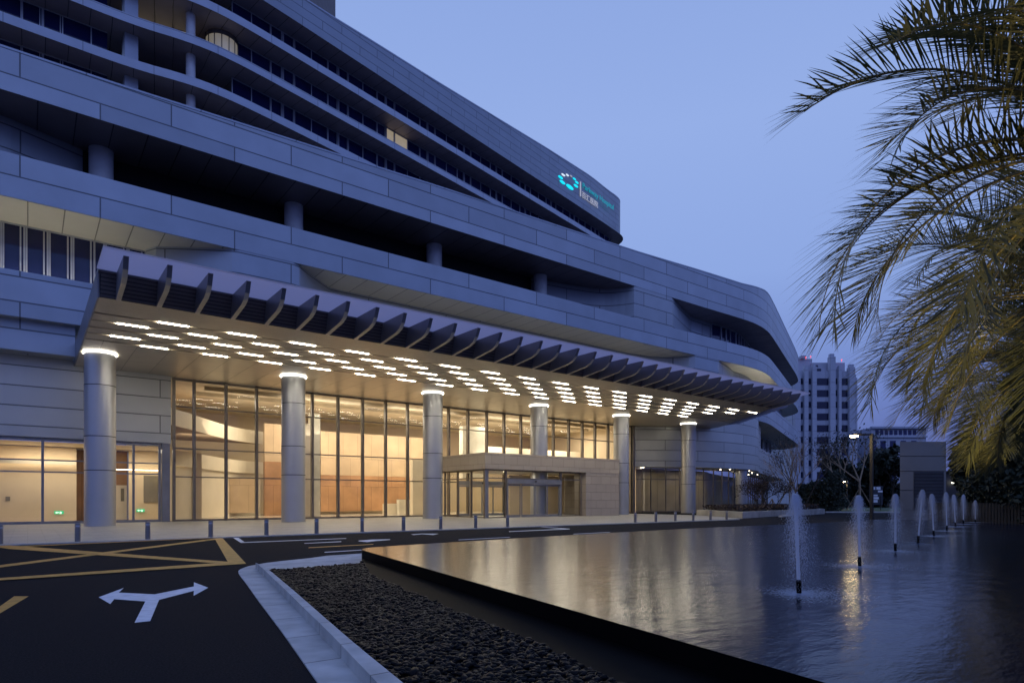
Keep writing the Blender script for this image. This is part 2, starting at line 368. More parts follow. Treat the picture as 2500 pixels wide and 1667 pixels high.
# flat dished gutter
G2 = rs([ko_near]+kou+kin[6:], 60)
for i in range(60):
    mb.poly([(*A_[i], .012), (*G2[i], .008), (*G2[i+1], .008), (*A_[i+1], .012)][::-1])
    mb.poly([(*A_[i], -.03), (*A_[i], .012), (*A_[i+1], .012), (*A_[i+1], -.03)])
tag(mb.build('gutter_strip', CONJ), kind='structure')
mb = MB(); kk = [ko_near]+kou; ki = [k_near]+kin[:6]
A2, B2 = rs(kk, 24), rs(ki, 24)
for i in range(24):
    a, b, c, d = A2[i], A2[i+1], B2[i+1], B2[i]
    mb.poly([(*a, .12), (*b, .12), (*c, .12), (*d, .12)]); mb.poly([(*a, -.02), (*b, -.02), (*b, .12), (*a, .12)]); mb.poly([(*d, .12), (*c, .12), (*c, -.02), (*d, -.02)])
a, d = A2[-1], B2[-1]; mb.poly([(*a, .12), (*a, -.02), (*d, -.02), (*d, .12)])
tag(mb.build('raised_kerb', CONJ), kind='structure')
# ================================================================ POOL
WZ = .24
wp = [onG(*p, WZ) for p in ((2020, 1667), (1500, 1518), (1100, 1404), (950, 1361), (898, 1346), (885, 1342.5))]
w_near = ext(wp[1], wp[0], 4.0)
far = [onG(*p, WZ) for p in ((883, 1340), (886, 1338), (905, 1335.8), (940, 1333.2), (976, 1331), (1100, 1323), (1300, 1311), (1500, 1299.5), (1700, 1288.8), (1996, 1276.3))]
far = far+[(36.5, 14.6), (37.0, 12.9)]
near = [(33.2, 7.35), (3.9, .75)]
WPOLY = [(w_near[0], .6)]+wp+far+near
ar = sum(WPOLY[i][0]*WPOLY[(i+1) % len(WPOLY)][1]-WPOLY[(i+1) % len(WPOLY)][0]*WPOLY[i][1] for i in range(len(WPOLY)))
WP = WPOLY if ar > 0 else WPOLY[::-1]
mb = MB(); mb.poly([(x, y, WZ) for x, y in WP]); tag(mb.build('pool_water', WATER), kind='structure')
mb = MB(); n = len(WP); cxm = sum(p[0] for p in WP)/n; cym = sum(p[1] for p in WP)/n
for i in range(n):
    a, b = WP[i], WP[(i+1) % n]; e1 = Vector((b[0]-a[0], b[1]-a[1])).normalized(); 
    mb.poly([(a[0], a[1], -.02), (b[0], b[1], -.02), (b[0], b[1], WZ-.002), (a[0], a[1], WZ-.002)])
pw = mb.build('pool_wall', BLK); tag(pw, 'low black granite wall holding the reflecting pool along the gravel bed', 'pool wall')
# gravel bed
gp = [k_near]+kin+[onG(884, 1366, .03), onG(884, 1343, WZ)]
gp = [k_near]+kin+[onG(*p, .03) for p in ((884, 1372), (901, 1406), (969, 1437), (1030, 1461), (1100, 1492), (1173, 1520), (1275, 1562), (1500, 1667))]+[ext(onG(1275, 1562, .03), onG(1500, 1667, .03), 5)]
mb = MB(); g2 = gp; ar = sum(g2[i][0]*g2[(i+1) % len(g2)][1]-g2[(i+1) % len(g2)][0]*g2[i][1] for i in range(len(g2)))
if ar < 0: g2 = g2[::-1]
mb.poly([(x, y, .02) for x, y in g2]); tag(mb.build('gravel_ground', SOIL), kind='structure')
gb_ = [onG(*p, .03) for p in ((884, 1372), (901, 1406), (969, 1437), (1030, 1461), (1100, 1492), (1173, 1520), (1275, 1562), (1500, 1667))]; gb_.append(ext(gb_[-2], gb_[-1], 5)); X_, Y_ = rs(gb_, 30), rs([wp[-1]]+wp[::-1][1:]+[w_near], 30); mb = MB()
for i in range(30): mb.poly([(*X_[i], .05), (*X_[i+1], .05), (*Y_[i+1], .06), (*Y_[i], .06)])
tag(mb.build('pool_shade_strip', BLK), kind='structure')  # flat black strip stands in for the shade beside the pool wall
def inside(x, y, P):
    c = False; j = len(P)-1
    for i in range(len(P)):
        if (P[i][1] > y) != (P[j][1] > y) and x < (P[j][0]-P[i][0])*(y-P[i][1])/(P[j][1]-P[i][1])+P[i][0]: c = not c
        j = i
    return c
def pebbles():
    import numpy as np
    t = (1+sqrt(5))/2
    V = np.array([(-1, t, 0), (1, t, 0), (-1, -t, 0), (1, -t, 0), (0, -1, t), (0, 1, t), (0, -1, -t), (0, 1, -t), (t, 0, -1), (t, 0, 1), (-t, 0, -1), (-t, 0, 1)], float); V /= np.linalg.norm(V[0])
    Fc = np.array([(0, 11, 5), (0, 5, 1), (0, 1, 7), (0, 7, 10), (0, 10, 11), (1, 5, 9), (5, 11, 4), (11, 10, 2), (10, 7, 6), (7, 1, 8), (3, 9, 4), (3, 4, 2), (3, 2, 6), (3, 6, 8), (3, 8, 9), (4, 9, 5), (2, 4, 11), (6, 2, 10), (8, 6, 7), (9, 8, 1)])
    xs = [p[0] for p in gp]; ys = [p[1] for p in gp]; rnd = random.Random(3); VV = []; FF = []; k = 0
    while k < 13000:
        x, y = rnd.uniform(min(xs), max(xs)), rnd.uniform(max(1.0, min(ys)), max(ys))
        if rnd.random() > min(1, 5.0/max(1, y))*1.4 or not inside(x, y, gp): continue
        sz = rnd.uniform(.022, .045)*(1 if y < 8 else 1.25); a = rnd.uniform(0, 2*pi); sc = np.array([sz*rnd.uniform(1, 1.5), sz*rnd.uniform(.7, 1), sz*rnd.uniform(.45, .7)])
        q = V*sc; ti = rnd.uniform(-.5, .5); q = np.stack([q[:, 0]*cos(ti)-q[:, 2]*sin(ti), q[:, 1], q[:, 0]*sin(ti)+q[:, 2]*cos(ti)], 1)
        q = np.stack([q[:, 0]*cos(a)-q[:, 1]*sin(a)+x, q[:, 0]*sin(a)+q[:, 1]*cos(a)+y, q[:, 2]+.035+rnd.uniform(0, .03)], 1)
        VV.append(q); FF.append(Fc+12*k); k += 1
    VV = np.concatenate(VV); FF = np.concatenate(FF)
    me = bpy.data.meshes.new('gravel'); me.vertices.add(len(VV)); me.vertices.foreach_set('co', VV.ravel()); me.loops.add(FF.size); me.loops.foreach_set('vertex_index', FF.ravel().astype(np.int32))
    me.polygons.add(len(FF)); me.polygons.foreach_set('loop_start', np.arange(0, FF.size, 3, dtype=np.int32)); me.polygons.foreach_set('loop_total', np.full(len(FF), 3, np.int32))
    me.update(calc_edges=True); me.validate(); me.polygons.foreach_set('use_smooth', [True]*len(FF)); me.materials.append(PEB)
    o = bpy.data.objects.new('black_gravel', me); COL.objects.link(o); tag(o, 'loose black pebbles filling the bed between kerb and pool', 'gravel', kind='stuff')
pebbles()
# ================================================================ PODIUM
P = Path([(-30, 39), (40, 39), (54, 39.0), (60, 38.9), (64.5, 38.9), (68.5, 39.7), (72, 41.0), (86, 46.7), (101, 52.8), (105, 55.5), (108, 60)], 3)
pod = thing('hospital_podium', (20, 39, 0), 'curving grey panelled lower building with stacked horizontal bands and dark recessed terraces', 'building')
S0, S1 = 0, P.L-.5
ph = lambda px: P.hit(px)
topA = lerpf([P.sz(*q) for q in ((0, 115), (300, 214), (600, 309), (900, 404), (1119.5, 473.6), (1400, 566), (1565, 619), (1700, 659), (1814.6, 695), (1870, 712), (1945, 862))])
ZA, ZB1, ZB0, ZC1, ZC0 = 21.12, 18.15, 16.0, 12.5, 10.25
def part(mb, name, m, parent=pod, label=None):
    o = mb.build(name, m, parent)
    if label: o['label'] = label
    return o
mb = slab(P, S0, S1, ZA, topA, 0, 3); part(mb, 'upper_fascia', PANEL)
mb = MB()                                                    # coping line on the parapet
wall(mb, P, S0, S1, lambda d: topA(d)+.03, lambda d: topA(d)+.13, -.02); soff(mb, P, S0, S1, lambda d: topA(d)+.13, -.02, .3, down=False)
part(mb, 'parapet_coping', FASC)
mb = slab(P, S0, S1, ZB0, ZB1, 0, 4.6); part(mb, 'middle_fascia', PANEL)
mb = slab(P, S0, S1, ZC0, ZC1, 0, 4.2); part(mb, 'lower_fascia', PANEL)
s15, s16 = ph(1550), ph(1695)
pq = lambda px, o: (P.hit(px, o), o)
o1 = lerpf([(0, 1.0), pq(2, 2.6), pq(230, 4.2), (s15-9, 4.2), (s15-5.5, 3.6), (s15-2.6, 2.9), (s15-1.4, 2.2), (s15-.6, 1.2), (s15, .02), pq(1642, .02), pq(1662, 1.3), pq(1687, 2.9), pq(1735, 3.2), (S1, 3.2)])
o2 = lerpf([(0, 3.8), pq(352, 3.7), (P.hit(352, 3.7)+.05, 2.6), pq(385, 2.3), pq(480, 1.1), pq(574, .02), pq(727, .02), pq(760, 1.4), pq(805, 3.1), (s16-6, 3.5), (s16-3, 3.0), (s16-1.5, 2.3), (s16-.6, 1.2), (s16, .02), pq(1754, .02), pq(1790, 2.2), (S1, 2.6)])
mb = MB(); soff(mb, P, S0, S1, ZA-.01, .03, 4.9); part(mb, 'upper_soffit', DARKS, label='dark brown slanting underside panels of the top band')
mb = MB(); soff(mb, P, S0, S1, ZB0-.01, .03, 4.6); part(mb, 'middle_soffit', LITES)
SWO = mat('panel_swoosh', (.38, .41, .45), .42, .25, .05, .6, brick=(6.6, 1.22, .035, .05))
mb = MB(); wall(mb, P, S0, ph(215), ZB1, ZA, o1, .8); part(mb, 'terrace_end_wall', SWO)
mb = MB(); wall(mb, P, s15-9, ph(1642)+.3, ZB1, ZA, o1, .4); part(mb, 'terrace_end_wall', SWO)
mb = MB(); wall(mb, P, ph(215), s15-9, ZB1, ZA, o1, .8); part(mb, 'terrace_wall', TERR)  # near-black wall colour puts the shade of the unlit recess into the paint
mb = MB(); wall(mb, P, ph(1642)+.3, P.hit(1735, 3.2), ZB1, ZA, o1, .3); part(mb, 'corner_wall', PANEL)
mb = MB(); wall(mb, P, P.hit(352, 3.7)+.02, S1, ZC1, ZB0, o2, .4); part(mb, 'lower_recess_wall', PANEL)
# terrace back (dark)
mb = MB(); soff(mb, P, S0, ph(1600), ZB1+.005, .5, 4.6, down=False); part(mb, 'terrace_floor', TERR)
for px in (247, 717, 1060, 1319):
    u, _ = onV(px, 500, 42.4); mb = MB(); mb.cyl((u, 42.4, ZB1), (u, 42.4, ZA), .6, n=24, caps=False); part(mb, 'terrace_column', COLW)
# strip windows
def strip_windows(P, s0, s1, z0, z1, off, mods, parent, glassf, frame=MULW, fw=.09, single=None, stuff_name=None):
    d = s0; k = 0; out = []
    off = off if callable(off) else (lambda x, o=off: o)
    while d < s1-.3:
        w = mods[k % len(mods)]; e_ = min(d+w, s1)
        a = P.at(d, off(d)); b = P.at(e_, off(e_)); a = Vector((*a, 0)); b = Vector((*b, 0)); t = (b-a).normalized(); nn = Vector((t.y, -t.x, 0))
        fm = MB(); Z = Vector((0, 0, 1))
        fm.bar(a+Z*z0+t*fw/2, a+Z*z1+t*fw/2, fw, .14, up=nn); fm.bar(a+Z*(z0+.04), b+Z*(z0+.04), .12, .08); fm.bar(a+Z*(z1-.04), b+Z*(z1-.04), .12, .08)
        if w < 1.8 and w > .7:
            for q in (.14, w-.12): fm.bar(a+Z*z0+t*q, a+Z*z1+t*q, .07, .18, up=nn)
        g = MB(); A, B = a-nn*.02, b-nn*.02
        g.poly([(A.x, A.y, z0), (B.x, B.y, z0), (B.x, B.y, z1), (A.x, A.y, z1)], [(0, 0), (w, 0), (w, 1), (0, 1)])
        out.append((fm, g, glassf(d, k))); d = e_; k += 1
    return out
def put_windows(lst, parent, frame=MULW):
    for fm, g, gm in lst:
        f = fm.build('window', frame, parent); g.build('pane', gm, f)
rw = random.Random(5)
wx = [onV(q, 1, 42.6)[0]+30 for q in (-260, -190, -120, -60, 0, 57, 114, 172, 228, 252, 308, 352)]
put_windows(strip_windows(P, wx[0], P.hit(352, 3.7), ZC1, ZB0, 3.6, [max(.4, b-a) for a, b in zip(wx, wx[1:])], pod, lambda d, k: DG), pod)
put_windows(strip_windows(P, P.hit(1735, 3.2), S1, ZB1, ZA, 3.15, [1.9, 1.2, 1.2], pod, lambda d, k: DG2 if k % 3 == 0 else DG), pod)
put_windows(strip_windows(P, ph(1792), ph(1905), ZC1-.2, ZB0-.6, 2.2, [2.1], pod, lambda d, k: LITW if k % 4 == 1 else DG2), pod)
# wall between podium bands and canopy / ground floor
LW = 40.7                                                    # cladding plane of the ground floor
mb = MB(); mb.hexa([(-30, 39.55), (1.95, 39.55), (1.95, LW-.01), (-30, LW-.01)], 8.72, ZC0-.002); part(mb, 'bulkhead_panel', PANEL)
mb = MB(); mb.hexa([(-30, LW), (6.55, LW), (6.55, 43.0), (-30, 43.0)], 4.55, 8.7)
mb.hexa([(-30, LW), (1.9, LW), (1.9, LW+.3), (-30, LW+.3)], 8.702, 10.2)
part(mb, 'ground_cladding', CLAD)
mb = MB(); mb.box(6.2, 46.5, 41.0, 41.4, 8.45, ZC0); part(mb, 'wall_above_glass', PANEL)
# corner pier beside the lobby glass
mb = MB(); mb.box(6.1, 6.5, LW-.02, LW+.4, .03, 4.545); part(mb, 'entrance_pier', ALU)
# curtain wall of the lobby
GV = 41.1
ms = [onV(p, 1000, GV)[0] for p in (424, 473.5, 551.5, 625.9, 693, 762, 824.6, 884.6, 940.7, 994.3, 1036.4, 1094.7, 1141.7, 1187.3, 1229.7, 1270.7, 1308, 1350, 1387.4, 1420.7, 1451.7, 1483.8, 1510, 1538)]
zz = [.12, 2.68, 4.34, 6.80, 8.42]
for i, u in enumerate(ms): cw = MB(); cw.box(u-.075, u+.075, GV-.16, GV+.1, .03, 8.42); part(cw, 'mullion', MULL)
for z in zz:
    cw = MB(); h = .07 if z not in (.12, 8.42) else .13
    cw.box(ms[0]+.08, ms[-1]-.08, GV-.05, GV+.07, z-h if z > 1 else .035, z if z > 1 else .14); part(cw, 'transom', MULL)
for a, b in zip(ms, ms[1:]):
    g = MB(); g.poly([(a+.07, GV, .12), (b-.07, GV, .12), (b-.07, GV, 8.4), (a+.07, GV, 8.4)]); part(g, 'glass_pane', GL)
mb = MB(); mb.box(ms[-1]+.08, ms[-1]+.35, GV-.35, GV+.2, .03, 8.42); part(mb, 'brown_end_frame', MULL)
# left shopfront
lf = MB(); l_us = [-30, -16, -11, -6, onV(104, 1000, LW+.2)[0], onV(240, 1000, LW+.2)[0], onV(326, 1000, LW+.2)[0], 6.0]
for u in l_us: lf.box(u-.06, u+.06, LW+.14, LW+.3, .03, 4.5)
for a, b in zip(l_us, l_us[1:]):
    for z, h in ((.03, .14), (2.72, .07), (3.34, .07), (4.38, .14)): lf.box(a+.062, b-.062, LW+.16, LW+.28, z, z+h)
part(lf, 'shopfront_frame', ALU)
g = MB(); g.poly([(-30, LW+.22, .1), (6.1, LW+.22, .1), (6.1, LW+.22, 4.5), (-30, LW+.22, 4.5)]); part(g, 'shopfront_glass', GL)
# --- interior, left room
LI = 44.4
mb = MB(); mb.poly([(-30, LI, .05), (2.25, LI, .05), (2.25, LI, 4.3), (-30, LI, 4.3)]); mb.box(3.0, 3.4, LI+.3, LI+3, .05, 4.3)
mb.poly([(4.9, LI+.4, .05), (9, LI+.4, .05), (9, LI+.4, 4.3), (4.9, LI+.4, 4.3)]); mb.poly([(2.25, LI, .05), (2.25, LI+1.6, .05), (2.25, LI+1.6, 4.3), (2.25, LI, 4.3)]); part(mb, 'room_wall', CREAM)
mb = MB(); mb.poly([(2.25, LI+1.6, .05), (4.95, LI+1.6, .05), (4.95, LI+1.6, 4.3), (2.25, LI+1.6, 4.3)]); part(mb, 'wood_panel', WOOD)
mb = MB(); u0, u1 = 4.3, 4.93; mb.box(u0, u1, LI+1.5, LI+1.56, .06, 2.2); d0 = part(mb, 'door', CREAM2); mb = MB(); mb.box(u0+.3, u0+.48, LI+1.47, LI+1.495, 1.2, 2.0); mb.build('door_glass', GREYI, d0)
mb = MB(); mb.box(5.7, 7.9, LI+.34, LI+.395, 1.12, 2.8); part(mb, 'wall_screen', GREYI)
mb = MB(); mb.poly([(-30, LW+.3, .05), (9, LW+.3, .05), (9, LI+4, .05), (-30, LI+4, .05)]); part(mb, 'room_floor', MARB)
mb = MB(); mb.poly([(-30, LI+4, 4.35), (9, LI+4, 4.35), (9, LW+.3, 4.35), (-30, LW+.3, 4.35)]); part(mb, 'room_ceiling', CEIL)
mb = MB(); mb.box(-30, 2.2, LI-.5, LI-.42, 3.3, 3.5); part(mb, 'cove', CREAM2)
mb = MB(); mb.box(-30, 2.2, LI-.4, LI-.3, 3.36, 3.4); mb.box(3, 7.9, LI+.1, LI+.16, 3.1, 3.14); part(mb, 'cove_light', mat('cove_warm', (1, .9, .7), emit=(1, .78, .5), es=6))
GREEN = mat('exit_green', (.02, .35, .15), .5, emit=(.03, .6, .25), es=.7); GWH = mat('exit_glyph', (.8, .9, .85), .5, emit=(.7, 1, .85), es=1.0)
for px, py, V in ((144, 1250.5, LI-.02), (343, 1245.5, LI+.33)):
    u, z = onV(px, py, V); mb = MB(); mb.box(u-.22, u+.22, V-.03, V, z-.09, z+.09); s_ = part(mb, 'exit_sign', GREEN)
    g = MB(); g.poly([(u-.19, V-.033, z), (u-.08, V-.033, z-.06), (u-.08, V-.033, z+.06)]); g.box(u-.08, u+.02, V-.035, V-.031, z-.02, z+.02)
    g.box(u+.04, u+.09, V-.035, V-.031, z-.02, z+.05); g.box(u+.03, u+.12, V-.0355, V-.0315, z-.07, z-.03); g.box(u+.10, u+.14, V-.035, V-.031, z-.01, z+.03); g.build('exit_symbol', GWH, s_)
u, z = onV(19, 1217, LI-.02); mb = MB(); mb.box(u-.1, u+.1, LI-.04, LI-.002, z-.12, z+.12); part(mb, 'wall_plate', GREYI)
# --- interior, lobby
LB = 53.0
mb = MB(); mb.poly([(6.4, GV+.2, .04), (60, GV+.2, .04), (60, 60, .04), (6.4, 60, .04)]); part(mb, 'lobby_floor', MARB)
mb = MB(); mb.poly([(6.4, 60, 8.6), (60, 60, 8.6), (60, GV+.2, 8.6), (6.4, GV+.2, 8.6)]); mb.box(9, 46, 44, 44.15, 8.35, 8.6); mb.box(9, 46, 46.5, 46.65, 8.35, 8.6); part(mb, 'lobby_ceiling', CEIL)
mb = MB(); mb.poly([(6.4, 60, .04), (6.4, LI+4.2, .04), (6.4, LI+4.2, 8.6), (6.4, 60, 8.6)][::-1]); mb.poly([(6.4, 58, .04), (60, 58, .04), (60, 58, 8.6), (6.4, 58, 8.6)]); mb.poly([(47.5, GV+.3, .04), (47.5, 60, .04), (47.5, 60, 8.6), (47.5, GV+.3, 8.6)]); part(mb, 'lobby_back_wall', CREAM)
def i_box(px0, px1, V, dpt, z0, z1, name, m):
    a = onV(px0, 1, V)[0]; b = onV(px1, 1, V)[0]; mb = MB(); mb.box(a, b, V, V+dpt, z0, z1); return part(mb, name, m)
i_box(646, 728, 50, .3, .05, 4.25, 'timber_wall', WOOD); i_box(646, 728, 50, .3, 4.26, 7.2, 'upper_timber_wall', WOODL)
i_box(783, 1010, 51, .3, .3, 3.35, 'timber_wall', WOOD); i_box(783, 1040, 51, .3, 3.36, 7.0, 'upper_timber_wall', WOODL)
i_box(1008, 1034, 46, .5, .05, 4.6, 'stone_pier', CREAM2); i_box(742, 762, 46.0, .6, .05, 6.9, 'stone_pier', MARB); i_box(763, 782, 45.8, .9, .05, 7.7, 'white_pier', mat('pier_white', (.62, .58, .48), .5))
i_box(946, 1008, 48, .9, .05, .95, 'reception_desk', CREAM2); i_box(975, 1010, 47.4, .5, .05, 1.3, 'reception_desk_top', mat('pier_white', 0))
i_box(540, 624, 50, .2, .3, 2.9, 'timber_screen', WOODL); i_box(1130, 1185, 47, .6, 3.2, 7.9, 'white_pier', mat('pier_white', 0))
i_box(1190, 1480, 49, .4, 4.4, 6.4, 'upper_gallery', CREAM2)
# curved balcony
BP = Path([(6.6, 41.6), (8.6, 44.6), (10.6, 47.9), (12.6, 50.6), (15, 52.2)], 3)
mb = MB()
for (z0, z1) in ((5.75, 6.75), (3.35, 4.3)):
    a = BP.at(0)
    for d0, d1 in zip(frange(0, BP.L, .5), frange(0, BP.L, .5)[1:]):
        p, q = BP.at(d0), BP.at(d1); mb.poly([(q[0], q[1], z0), (p[0], p[1], z0), (p[0], p[1], z1), (q[0], q[1], z1)])
part(mb, 'balcony_parapet', CREAM2)
mb = MB()
for z0 in (5.74,):
    for d0, d1 in zip(frange(0, BP.L, .5), frange(0, BP.L, .5)[1:]):
        p, q = BP.at(d0), BP.at(d1); mb.poly([(p[0], p[1], z0), (q[0], q[1], z0), (6.5, q[1]+.02, z0), (6.5, p[1]+.01, z0)])
part(mb, 'balcony_underside', BROWN)
mb = MB()
for d0, d1 in zip(frange(0, BP.L, .5), frange(0, BP.L, .5)[1:]):
    p, q = BP.at(d0, .25), BP.at(d1, .25); mb.poly([(q[0], q[1], 0.05), (p[0], p[1], .05), (p[0], p[1], 3.34), (q[0], q[1], 3.34)])
part(mb, 'curved_wall', CREAM2)
def area(name, loc, size, sy, power, col, rot=(0, 0, 0)):
    l = bpy.data.lights.new(name, 'AREA'); l.shape = 'RECTANGLE'; l.size = size; l.size_y = sy; l.energy = power; l.color = col
    o = bpy.data.objects.new(name, l); COL.objects.link(o); o.location = loc; o.rotation_euler = rot; return o
WARM = (1, .88, .69)
for x in (11, 19, 27, 35, 43): area('lobby_lamp', (x, 47.5, 8.3), 5, 2.5, 380 if x < 12 else 640, WARM); area('ceiling_fill', (x, 46.8, 5.6), 6, 3, 90, WARM, (radians(150), 0, 0))  # the upward lamps are unseen fill, added to brighten the lobby ceiling
for x in (17, 25, 34): area('lobby_wash', (x, 43.2, 8.25), 6, .8, 160, WARM, (radians(28), 0, 0))
for x in (-14, -6, 1, 5): area('room_lamp', (x, 42.9, 4.25), 3, 1.2, 100, WARM)
# ================================================================ RIGHT WING
D = Path([(46.6, 41.5), (49.5, 39.3), (53, 37.8), (57.5, 37.2), (62, 37.6), (65.5, 38.9), (69, 41.2), (84, 47.6), (101, 55), (108, 62)], 3)
dh = D.hit(1857)
dtop = lambda d: 10.22 if d < dh else 7.55
mb = MB(); wall(mb, D, 0, dh, 4.5, 10.24, 0, .7); wall(mb, D, dh, D.L-1, 4.5, 7.55, 0, .7); soff(mb, D, 0, D.L-1, 4.5, 0, 3.0, .7); soff(mb, D, dh, D.L-1, 7.55, 0, 2.5, .7, False)
part(mb, 'curved_cladding', CLAD)
mb = MB(); soff(mb, P, ph(1790), S1, ZC0-.006, .02, 3.0); part(mb, 'lower_soffit', LITES)
mb = MB(); soff(mb, D, 0, dh, 10.20, 0, 3.5, .7, True); soff(mb, D, 0, dh, 10.24, 0, 3.5, .7, False); part(mb, 'wing_ledge', FASC)
put_windows(strip_windows(D, dh+.2, D.L-2, 7.58, ZC0-.05, 1.9, [2.6, 3.0], pod, lambda d, k: DG if k % 2 else mat('grey_infill', (.42, .44, .46), .6)), pod)
DT = 6.0                                                       # ground floor shopfront under the wing
wm = MB(); d = 1.0; ds = []
while d < D.L-12: ds.append(d); d += 1.9
off = 2.4
for d in ds:
    x, y = D.at(d, off); wm.cyl((x, y, .03), (x, y, 4.5), .07, n=6, caps=False)
for a, b in zip(ds, ds[1:]):
    p, q = D.at(a, off), D.at(b, off)
    for z in (.1, 3.35, 4.4): wm.bar((*p, z), (*q, z), .1, .1)
part(wm, 'wing_shopfront_frame', MULL)
mb = MB(); wall(mb, D, 1, D.L-8, .05, 4.5, off); part(mb, 'wing_glass', GL)
mb = MB(); wall(mb, D, 0, D.L-8, .05, 4.5, off+3.2); part(mb, 'wing_back_wall', mat('wing_wall', (.36, .30, .21), .5, 0, .15, .6, brick=(1.9, 5, .03, .12, 0)))
mb = MB(); soff(mb, D, 0, D.L-8, .045, off-1.2, off+3.3, down=False); part(mb, 'wing_floor', MARB)
u, _ = onV(1572, 1, 44.5); mb = MB(); mb.box(u-.35, u+.35, 44.3, 44.9, .05, 4.4); part(mb, 'wing_pier', CREAM2)
DL = mat('downlight', (1, .9, .7), emit=(1, .86, .62), es=22)
mb = MB()
for d in [q for q in ds if q < 34][::3]:
    for o_ in (.8, 1.9): x, y = D.at(d+.6, o_); mb.cyl((x, y, 4.45), (x, y, 4.49), .05, n=10)
part(mb, 'downlights', DL)
for d in (4, 10, 16): x, y = D.at(d, off+1.2); area('wing_lamp', (x, y, 4.35), 2, .8, 32, WARM)
for d in (6, 14, 24): x, y = D.at(d, 1.2); area('wing_soffit_lamp', (x, y, 4.42), 1.2, .5, 10, (1, .86, .64))
# lower right column
x, y = onT(1810, 68); mb = MB(); mb.cyl((x, y, .03), (x, y, 4.5), .62, n=28); part(mb, 'wing_column', COLM)
# cove lamps that light the pale soffit over the strip windows
CV = mat('cove_cool', (1, .95, .8), emit=(1, .90, .66), es=30)
mb = MB(); mb.bar((-24, 41.9, ZC1+.05), (P.at(ph(352))[0]-.3, 41.9, ZC1+.05), .08, .06)
cl = part(mb, 'sill_light', CV)
mb = MB(); mb.bar((onV(790, 1, 40.6)[0], 40.4, ZC1+.06), (onV(1640, 1, 40.6)[0], 40.4, ZC1+.06), .06, .05); part(mb, 'sill_light', mat('cove_dim', (1, .95, .8), emit=(1, .90, .66), es=9))
mb = MB(); p0 = P.at(ph(1795), 1.4); 
dd = frange(ph(1795), ph(1900), 2)
for a, b in zip(dd, dd[1:]): mb.bar((*P.at(a, 1.3), ZC1+.06), (*P.at(b, 1.3), ZC1+.06), .07, .06)
part(mb, 'sill_light', CV)
# ================================================================ TOWER
T = Path([(-34, 66), (3, 66), (8, 65.9), (11.6, 65.2), (15, 65.15), (20, 66.1), (28, 67.9), (60, 75.2), (88, 81.6), (92.2, 83.0), (93.8, 86.5), (93.6, 92)], 3)
tow = thing('hospital_tower', (30, 70, 0), 'tall grey upper hospital block with ribbon windows stepping back behind the podium', 'building')
th_ = lambda px: T.hit(px)
TS = T.L-.3; tops = [52.9, 49.05, 45.1, 41.15, 37.2, 33.3]
tp = lerpf([T.sz(*q) for q in ((650, -60), (819, 48), (900, 97.6), (1064, 200), (1335.7, 364.5), (1508, 475.5))]+[(TS, T.sz(1521, 491)[1])])
TE = th_(1520); toff = smoothf([(0, 0), (TE-14, 0), (TE-3, .6), (TS, .6)])
mb = MB(); wall(mb, T, 0, TS, 52.1, tp, lambda d: toff(d), .8); soff(mb, T, 0, TS, tp, toff, 6, 1, False); part(mb, 'parapet_band', PANELF, tow)
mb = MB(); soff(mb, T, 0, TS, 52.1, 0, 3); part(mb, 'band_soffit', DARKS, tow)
mb = MB(); wall(mb, T, 0, TS, lambda d: tp(d)+.02, lambda d: tp(d)+.2, lambda d: toff(d)-.03); soff(mb, T, 0, TS, lambda d: tp(d)+.2, lambda d: toff(d)-.03, 1.2, 1, False); part(mb, 'parapet_coping', FASC, tow)
mb = MB(); soff(mb, T, th_(300)-1, th_(600)+1, 52.095, 2.9, 9); part(mb, 'balcony_soffit', DARKS, tow)
for z in tops[1:]:
    mb = MB(); wall(mb, T, 0, TS, z-.8, z, 0, .8); soff(mb, T, 0, TS, z, 0, 3, 1, False); part(mb, 'floor_band', FASC, tow)
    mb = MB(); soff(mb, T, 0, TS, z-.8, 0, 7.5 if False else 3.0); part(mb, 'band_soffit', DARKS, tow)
    mb = MB(); a0, a1 = th_(300)-1, th_(600)+1; soff(mb, T, a0, a1, z-.795, 3.0, 9); soff(mb, T, a0, a1, z+.003, 2, 9, 1, False); part(mb, 'balcony_soffit', DARKS, tow)
# window floors
W0, W1 = th_(302), th_(592)
mods = [2.1, 2.1, 1.45, 1.45]
allw = []
for fi, z in enumerate(tops[1:5]):
    zt = tops[tops.index(z)-1]-.82
    litset = {}
    if fi == 1: litset = {th_(975): LITW, th_(995): LITW, th_(1080): DG2, th_(1095): DG2, th_(1110): DG2}
    def gf(d, k, ls=litset, fi=fi):
        for q in ls:
            if abs(d-q) < 1.3: return ls[q]
        return DG2 if rw.random() < .08 else DG
    for s0, s1 in ((8, W0-1.1), (W1, TS-2)):
        for w in strip_windows(T, s0, s1, z, zt, 2.5, mods, tow, gf): 
            v = w[1].v[0]; allw.append((math.hypot(v[0], v[1]), w))
allw.sort(key=lambda q: q[0])
put_windows([w for _, w in allw[:96]], tow)
byg = {}
rest = MB(); rg = {}
for _, (fm, g, gm) in allw[96:]:
    i = len(rest.v); rest.v += fm.v; rest.f += [tuple(q+i for q in f) for f in fm.f]; rest.uv += fm.uv; rest.mi += fm.mi; rest.sm += fm.sm
    r = rg.setdefault(gm.name, (MB(), gm))[0]; i = len(r.v); r.v += g.v; r.f += [tuple(q+i for q in f) for f in g.f]; r.uv += g.uv; r.mi += g.mi; r.sm += g.sm
# the far windows: one part, glass included
allm = [MULW]+[v[1] for v in rg.values()]
for k, (r, gm) in enumerate(rg.values()):
    i = len(rest.v); rest.v += r.v; rest.f += [tuple(q+i for q in f) for f in r.f]; rest.uv += r.uv; rest.mi += [k+1]*len(r.f); rest.sm += r.sm
tag(rest.build('far_windows', allm, tow), kind='stuff')
